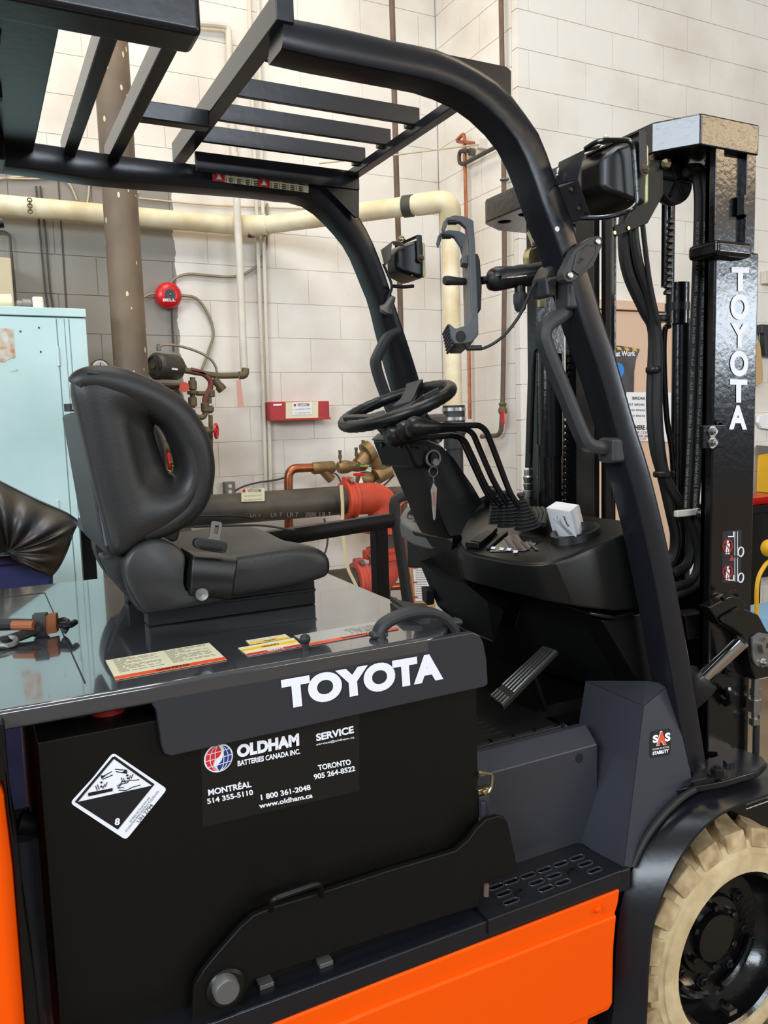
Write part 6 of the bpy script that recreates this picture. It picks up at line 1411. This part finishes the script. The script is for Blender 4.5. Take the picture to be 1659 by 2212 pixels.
G().bolt(P(1572, 1448, Y=YMn-.004), (-.6, -1, -.2), .010).o('clevis_bolt', 'mast_paint', mast)
G().tube(cr([P(1568, 1500, Y=YMn-.004), P(1574, 1490, Y=YMn-.02), P(1576, 1512, Y=YMn-.02), P(1566, 1520, Y=YMn-.004)], 3), .008, 8).o('lifting_lug', 'mast_paint', mast)
sf = G().lathe(P(1632, 1460, Y=YMn-.02), -Zax, [(.009, 0), (.010, .03), (.013, .031), (.013, .045), (.010, .046), (.010, .055), (.015, .056), (.015, .085), (.008, .086), (.008, .1), (.013, .101), (.013, .115), (.007, .12)], 6).o('hose_fitting', 'steel', mast)
G().tube([P(1634, 1545, Y=YMn-.02), P(1632, 1660, Y=YMn-.02)], .008, 8).o('hydraulic_hose', 'rubber', sf)
G().prism([P(x, y, Y=.12) for x, y in ((1480, 1330), (1530, 1322), (1530, 1372), (1486, 1386))], (0, .05, 0)).o('mast_support', 'black_satin', mast, bev=.004)
# dark frame behind the front wheel so that the mast stands on the chassis
G().bx(1.36, 1.72, .12, .80, .10, .50).o('front_axle_frame', 'mast_paint', FL, bev=.01)
G().bx(.80, 1.36, .12, .80, .08, zp-.03).o('chassis_floor', 'black_satin', FL, bev=.01)
# ---- rear body left of the battery
ro = PL([(10, 1694), (13, 1740), (30, 1880), (56, 2214), (62, 2300)], Y=-.03)
ro = [V((-.78, -.03, ro[0].z))]+ro+[V((ro[-1].x, -.03, .14)), V((-.78, -.03, .14))]
rbd = G().prism(ro, (0, .99, 0)).o('rear_body', 'orange', FL, bev=.02, seg=3)
px_ = [(-14, 1562), (10, 1560), (19, 1674), (27, 1754), (40, 1826), (52, 1950), (78, 2131), (90, 2260), (58, 2260), (56, 2214), (30, 1880), (13, 1740), (8, 1690), (-14, 1690)]
G().prism(PL(px_, Y=-.02), (0, .1, 0)).o('rear_post', 'black_satin', FL, bev=.004)
z7 = P(60, 1765, Y=.45).z
G().bx(ro[2].x+.004, xL-.005, .45, .5, .4, z7).o('compartment_panel', 'black_satin', FL, bev=.004)
for px1 in ([(52, 1810), (60, 1900), (76, 2050), (92, 2212)], [(84, 1800), (92, 1900), (104, 2060), (112, 2212)]):
    G().tube(cr(PL(px1, Y=.30), 4), .018, 12).o('compartment_hose', 'grey_plastic', FL)
G().tube(rnd(PL([(40, 1775), (66, 1780), (88, 1790)], Y=.32), .02), .02, 12).o('compartment_hose', 'dark_plastic', FL)
# ================================================================ THINGS ON THE TRUCK
# tablet holder with arm and clamp plate on the near leg
yT = .19
tm = root('tablet_holder', 'dark grey claw tablet holder on a ball arm clamped to the guard leg', 'holder', P(1010, 600, Y=yT))
ex = P(945, 540, Y=yT+.075)-P(959, 503.5, Y=yT)
prf = [(1023, 476), (1026, 518), (1028, 554), (1033, 681), (1034, 722), (1021, 738), (1006, 742), (984, 742), (975, 728), (971, 697), (977, 706), (986, 709), (1001, 705), (1014, 694), (1019, 676), (1016, 603), (1013, 521), (1008, 492), (995, 480), (982, 476), (968, 475), (965, 488), (959, 503), (955, 492), (958, 478), (964, 470), (982, 464), (1006, 467)]
ns = G().prism([P(x, y, Y=yT) for x, y in prf], ex*.16).o('side_frame', 'grey_plastic', tm, bev=.002)
G().cyl(P(995, 727, Y=yT), -Yax, .011, .002, 20).o('lock_ring', 'black_plastic', ns)
fz2 = ex*.82
hk_ = [(1023, 476), (1026, 518), (1016, 530), (1008, 500), (995, 480), (982, 476), (968, 475), (965, 488), (959, 503), (955, 492), (958, 478), (964, 470), (982, 464), (1006, 467)]
G().prism([P(x, y, Y=yT)+fz2 for x, y in hk_], ex*.16).o('claw', 'grey_plastic', tm, bev=.002)
for base in (V((0, 0, 0)), fz2):
    for i in range(5): G().cyl(P(971+4*i, 477.5, Y=yT)+base+ex*.02, ex, .0022, .012, 6).o('claw_tooth', 'rubber', tm)
bpn = [P(x, y, Y=yT)+ex*.1 for x, y in ((1012, 500), (1026, 500), (1033, 700), (1018, 704))]
G().prism(bpn, ex*.80).o('back_panel', 'hull_grey', tm, bev=.002)
G().prism([P(x, y, Y=yT)+ex*.12 for x, y in ((1000, 547), (1014, 546), (1015, 566), (1001, 564))], ex*.3).o('release_tab', 'grey_plastic', tm, bev=.002)
G().lathe(P(1012, 594, Y=yT)+ex*.45, -Xax, [(.007, 0), (.0085, .03), (.0095, .042), (.008, .048)], 14).o('thumb_knob', 'rubber', tm)
pk_ = [(975, 698), (956, 716), (953, 740), (956, 760), (966, 768), (990, 764), (1010, 752), (1034, 730), (1034, 716), (1000, 742), (984, 742), (976, 728)]
lowp = G().prism([P(x, y, Y=yT)+ex*.05 for x, y in ((972, 697), (984, 742), (1010, 742), (1034, 722), (1010, 700), (985, 708))], ex*.9).o('lower_pocket', 'dark_plastic', tm, bev=.003)
for i in range(7): u = .12+.11*i; a, b = P(970+1.5*i, 700+7*i, Y=yT)+ex*.12, P(970+1.5*i, 700+7*i, Y=yT)+ex*.85; G().tube([a, b], .0028, 6).o('grip_rib', 'dark_plastic', lowp)
G().prism([P(x, y, Y=yT)+ex*.25 for x, y in ((1030, 538), (1037, 538), (1042, 553), (1046, 610), (1044, 660), (1034, 672))], ex*.4).o('mount_plate', 'dark_plastic', tm, bev=.003)
cA_ = P(1050, 605, Y=yT+.02); cB_ = P(1182, 590, Y=yT-.02)
G().cyl2(P(1040, 606, Y=yT+.02), cA_, .008, 12).o('ball_stud', 'black_plastic', tm)
ad = (cB_-cA_).normalized(); AL = (cB_-cA_).length
for s_ in (1, -1):
    up_ = Zax*s_*.003
    g = G(); x_, y_, _ = frame(ad); lp = []
    for h, r in ((0, .008), (.004, .018), (.014, .0215), (.028, .021), (.05, .0185), (AL*.5, .020), (AL-.05, .0185), (AL-.02, .021), (AL, .018)):
        lp.append([cA_+up_+ad*(h+.006)+(y_ if False else V((0, -1, 0)))*r*math.cos(t)+Zax*s_*r*math.sin(t) for t in [math.pi*k/10 for k in range(11)]])
    g.loft(lp).o('arm_half', 'black_plastic', tm, ang=50)
G().sph(cA_+ad*.016, .0165).o('ball', 'rubber', tm)
mdp = cA_.lerp(cB_, .55); G().cyl2(mdp-Zax*.012, mdp-Zax*.034, .011, 14).o('arm_boss', 'black_plastic', tm)
kb = mdp-Zax*.032; G().lathe(kb, -Zax, [(.012, 0), (.014, .004), (.014, .02), (.011, .034), (.007, .038)], 8).o('wing_knob', 'dark_plastic', tm)
cq = [(1219, 603), (1217, 590), (1243, 536), (1283, 510), (1295, 508), (1302, 516), (1301, 531), (1282, 575), (1238, 609), (1225, 610)]
yc_ = .045
cp_ = G().prism(rnd([P(x, y, Y=yc_) for x, y in cq+cq[:1]], .006, 2)[:-1], (0, .022, 0)).o('clamp_plate', 'dark_plastic', tm, bev=.005)
rq = [(1238, 585), (1247, 550), (1270, 530), (1287, 531), (1287, 548), (1272, 572), (1250, 593)]
rcs = G().prism(rnd([P(x, y, Y=yc_-.0015) for x, y in rq+rq[:1]], .003, 2)[:-1], (0, .003, 0)).o('clamp_recess', 'black_plastic', cp_)
G().tube([P(x, y, Y=yc_-.001) for x, y in rq], .0022, 6, closed=True).o('recess_rim', 'dark_plastic', cp_)
G().text('RAM', P(1254, 571, Y=yc_-.002), P(1262, 560, Y=yc_-.002), P(1247, 566, Y=yc_-.002), .02, .0004).o('lettering', 'dark_plastic', cp_, smooth=False)
for q in ((1291, 522), (1231, 595)): G().hexn(P(*q, Y=yc_-.0005), -Yax, .007, .003).cyl(P(*q, Y=yc_-.003), -Yax, .003, .001, 8).o('clamp_bolt', 'steel', cp_)
G().prism([P(1180, 600, Y=.11), P(1196, 566, Y=.12), P(1206, 600, Y=.11), P(1204, 640, Y=.10), P(1184, 640, Y=.11)], (0, .05, 0)).o('rear_clamp', 'dark_plastic', tm, bev=.006)
G().tube([P(1185, 604, Y=.09), P(1206, 600, Y=.09)], .003, 8).o('clamp_rod', 'steel_rust', tm)
cb_ = G().tube(cr([P(1012, 752, Y=yT), P(1045, 752, Y=yT-.01), P(1085, 728, Y=yT-.02), P(1120, 685, Y=yT-.03), P(1142, 640, Y=yT-.04), P(1156, 612, Y=yT-.05), P(1182, 602, Y=yT-.04)], 6), .0032, 8).o('charging_cable', 'rubber', tm)
G().tube([P(1006, 742, Y=yT), P(1010, 752, Y=yT), P(1040, 751, Y=yT-.01)], .0055, 8).o('cable_plug', 'rubber', cb_)
# small white carton in the cup holder
vb_ = P(1231, 1106.5, Y=.155); zt2 = vb_.z
va, vc, vd = P(1180, 1098, Z=zt2), P(1251, 1090.5, Z=zt2), P(1203.5, 1083, Z=zt2)
va = vb_+(va-vb_)*1.0; dnv = P(1245, 1161, Y=.163)-vb_
wb = root('white_carton', 'small white cardboard box with a printed drawing leaning in the dash cup holder', 'box', vb_+dnv)
cart = G().prism([va, vb_, vc, vd], dnv*1.15).o('carton', 'white', wb, bev=.001)
G().prism([va+Zax*.0006, vb_+Zax*.0006, vb_.lerp(vc, .9)+Zax*.0006, va.lerp(vd, .9)+Zax*.0006], (0, 0, .0006)).o('flap', 'white', cart)
g = G(); nn = (vb_-va).cross(dnv).normalized(); nn = nn if nn.dot(CAM-va) > 0 else -nn
def wv(u, v): return va.lerp(vb_, u)+dnv*v+nn*.0006
for pl2 in (((.42, .22), (.35, .45), (.62, .80), (.80, .92)), ((.20, .40), (.45, .62), (.75, .95)), ((.50, .30), (.55, .60), (.85, .85))): g.tube([wv(*q) for q in pl2], .0004, 4)
g.o('line_drawing', 'dull_steel', cart)
g = G(); g.loft([[wv(.40, .45), wv(.46, .42)], [wv(.60, .75), wv(.68, .68)], [wv(.78, .95), wv(.9, .88)]], False, False).o('shaded_drawing', 'sticker_grey', cart, smooth=False)
G().text('Remark', wv(.74, .58)+nn*.0003, wv(.66, .18)+nn*.0003, wv(.84, .57)+nn*.0003, .02, .0003).o('lettering', 'print_black', cart, smooth=False)
# ignition key with ring and tag
yk = YC0-.034
kt = root('key_ring', 'ignition key with a split ring and crumpled clear tag hanging from the column', 'keys', P(938, 1020, Y=yk))
G().lathe(P(936, 998, Y=yk+.012), -Yax, [(.004, 0), (.004, .008), (.008, .009), (.008, .012), (0, .012)], 12).o('key_head', 'steel', kt)
G().tor(P(936, 1019, Y=yk), Yax, .0108, .0009, 28, 6).o('split_ring', 'steel', kt)
G().tube([P(936, 1030, Y=yk), P(937, 1042, Y=yk)], .0014, 6).o('link', 'steel', kt)
G().loft([[P(x, y, Y=yk+d) for x, y, d in ((936, 1042, 0), (944, 1054, .004), (930, 1060, -.004))], [P(x, y, Y=yk+d) for x, y, d in ((934, 1060, .003), (943, 1070, .006), (932, 1072, -.004))], [P(x, y, Y=yk+d) for x, y, d in ((933, 1092, .0), (942, 1096, .003), (935, 1098, -.003))], [P(x, y, Y=yk+d) for x, y, d in ((936, 1122, .001), (941, 1116, .002), (939, 1124, -.002))]]).o('plastic_tag', 'sticker_grey', kt, ang=20)
g = G(); g.tube([P(938, 1062, Y=yk-.004), P(940, 1092, Y=yk-.004)], .0012, 4).o('tag_print', 'tag_red', kt)
# hooked cable lying on the hood
zc = ZH+.022
hk2 = root('hooked_cable', 'black and orange cable end with a small hook resting on the hood behind the seat', 'cable', P(80, 1352, Z=zc))
def hz(x, y, dz=0): return P(x, y, Z=zc+dz)
G().tube(cr([hz(-160, 1362), hz(-60, 1350), hz(-10, 1350), hz(30, 1349), hz(70, 1350)], 4), .011, 10).o('cable', 'rubber', hk2)
G().tube([hz(28, 1351, .004), hz(74, 1351, .004)], .009, 10).o('orange_sleeve', 'orange_fitting', hk2)
a = hz(74, 1350); b = hz(102, 1348); d = (b-a).normalized()
G().band([a, b], .03, .04, Zax.cross(d)).o('clamp_block', 'rubber', hk2)
G().band([b, hz(124, 1344)], .024, .034, Zax.cross(d)).o('orange_block', 'orange_fitting', hk2)
G().bolt((a+b)/2+V((-.006, -.016, 0)), -Yax, .005).o('block_screw', 'black_plastic', hk2)
G().tube(cr([hz(122, 1344), hz(138, 1340), hz(146, 1346), hz(142, 1358, -.01), hz(136, 1366, -.016)], 4), [.006]*13+[.006]*4, 8).o('hook', 'rubber', hk2)
G().tube(cr([hz(130, 1350), hz(150, 1350), hz(162, 1344)], 4), .006, 8).o('hook_latch', 'black_plastic', hk2)
G().tube(cr([hz(-160, 1385, -.012), hz(-30, 1390, -.012), hz(30, 1378, -.012), hz(74, 1362, -.008)], 4), .009, 8).o('cable', 'rubber', hk2)
G().tor(hz(16, 1386, -.012), (0, -.3, 1), .014, .005, 16, 6).o('shackle', 'dull_steel', hk2)
# black bracket at the front edge of the hood
bq = root('black_hinge_bracket', 'small black ribbed bracket on the far front edge of the hood', 'bracket', P(880, 1312, Z=ZH))
for dx, dy in ((0, 0), (0, 14)):
    G().prism([P(x+dx, y+dy, Z=ZH+.006) for x, y in ((842, 1299), (856, 1303), (862, 1308), (900, 1316), (912, 1322), (870, 1322), (850, 1306))], (0, 0, .012)).o('tine', 'rubber', bq, bev=.002)
G().prism([P(x, y, Z=ZH+.001) for x, y in ((862, 1316), (920, 1318), (930, 1330), (880, 1332))], (0, 0, .014)).o('base', 'rubber', bq, bev=.003)

GROUPS = {'conduit': 'conduits on the back wall', 'wall_cable': 'loose cables on the back wall', 'bell_conduit': 'flexible conduits around the alarm bell', 'red_hand_wheel': 'red hand wheel valves behind the seat', 'power_cable': 'black cables by the wall socket and copper pipe'}
for o in list(S.objects):
    if o.parent is not None and o.name.split('.')[0] in ('lettering', 'red_lettering', 'small_print', 'pictogram', 'globe_lines', 'label_print', 'hose_lettering', 'switch_legend', 'line_drawing', 'stencil'): o['kind'] = 'stuff'
    if '_d' in o: del o['_d']
    if '_c' in o: del o['_c']
    if o.parent is None and o.get('label') and o.name.split('.')[0] in GROUPS: o['group'] = GROUPS[o.name.split('.')[0]]
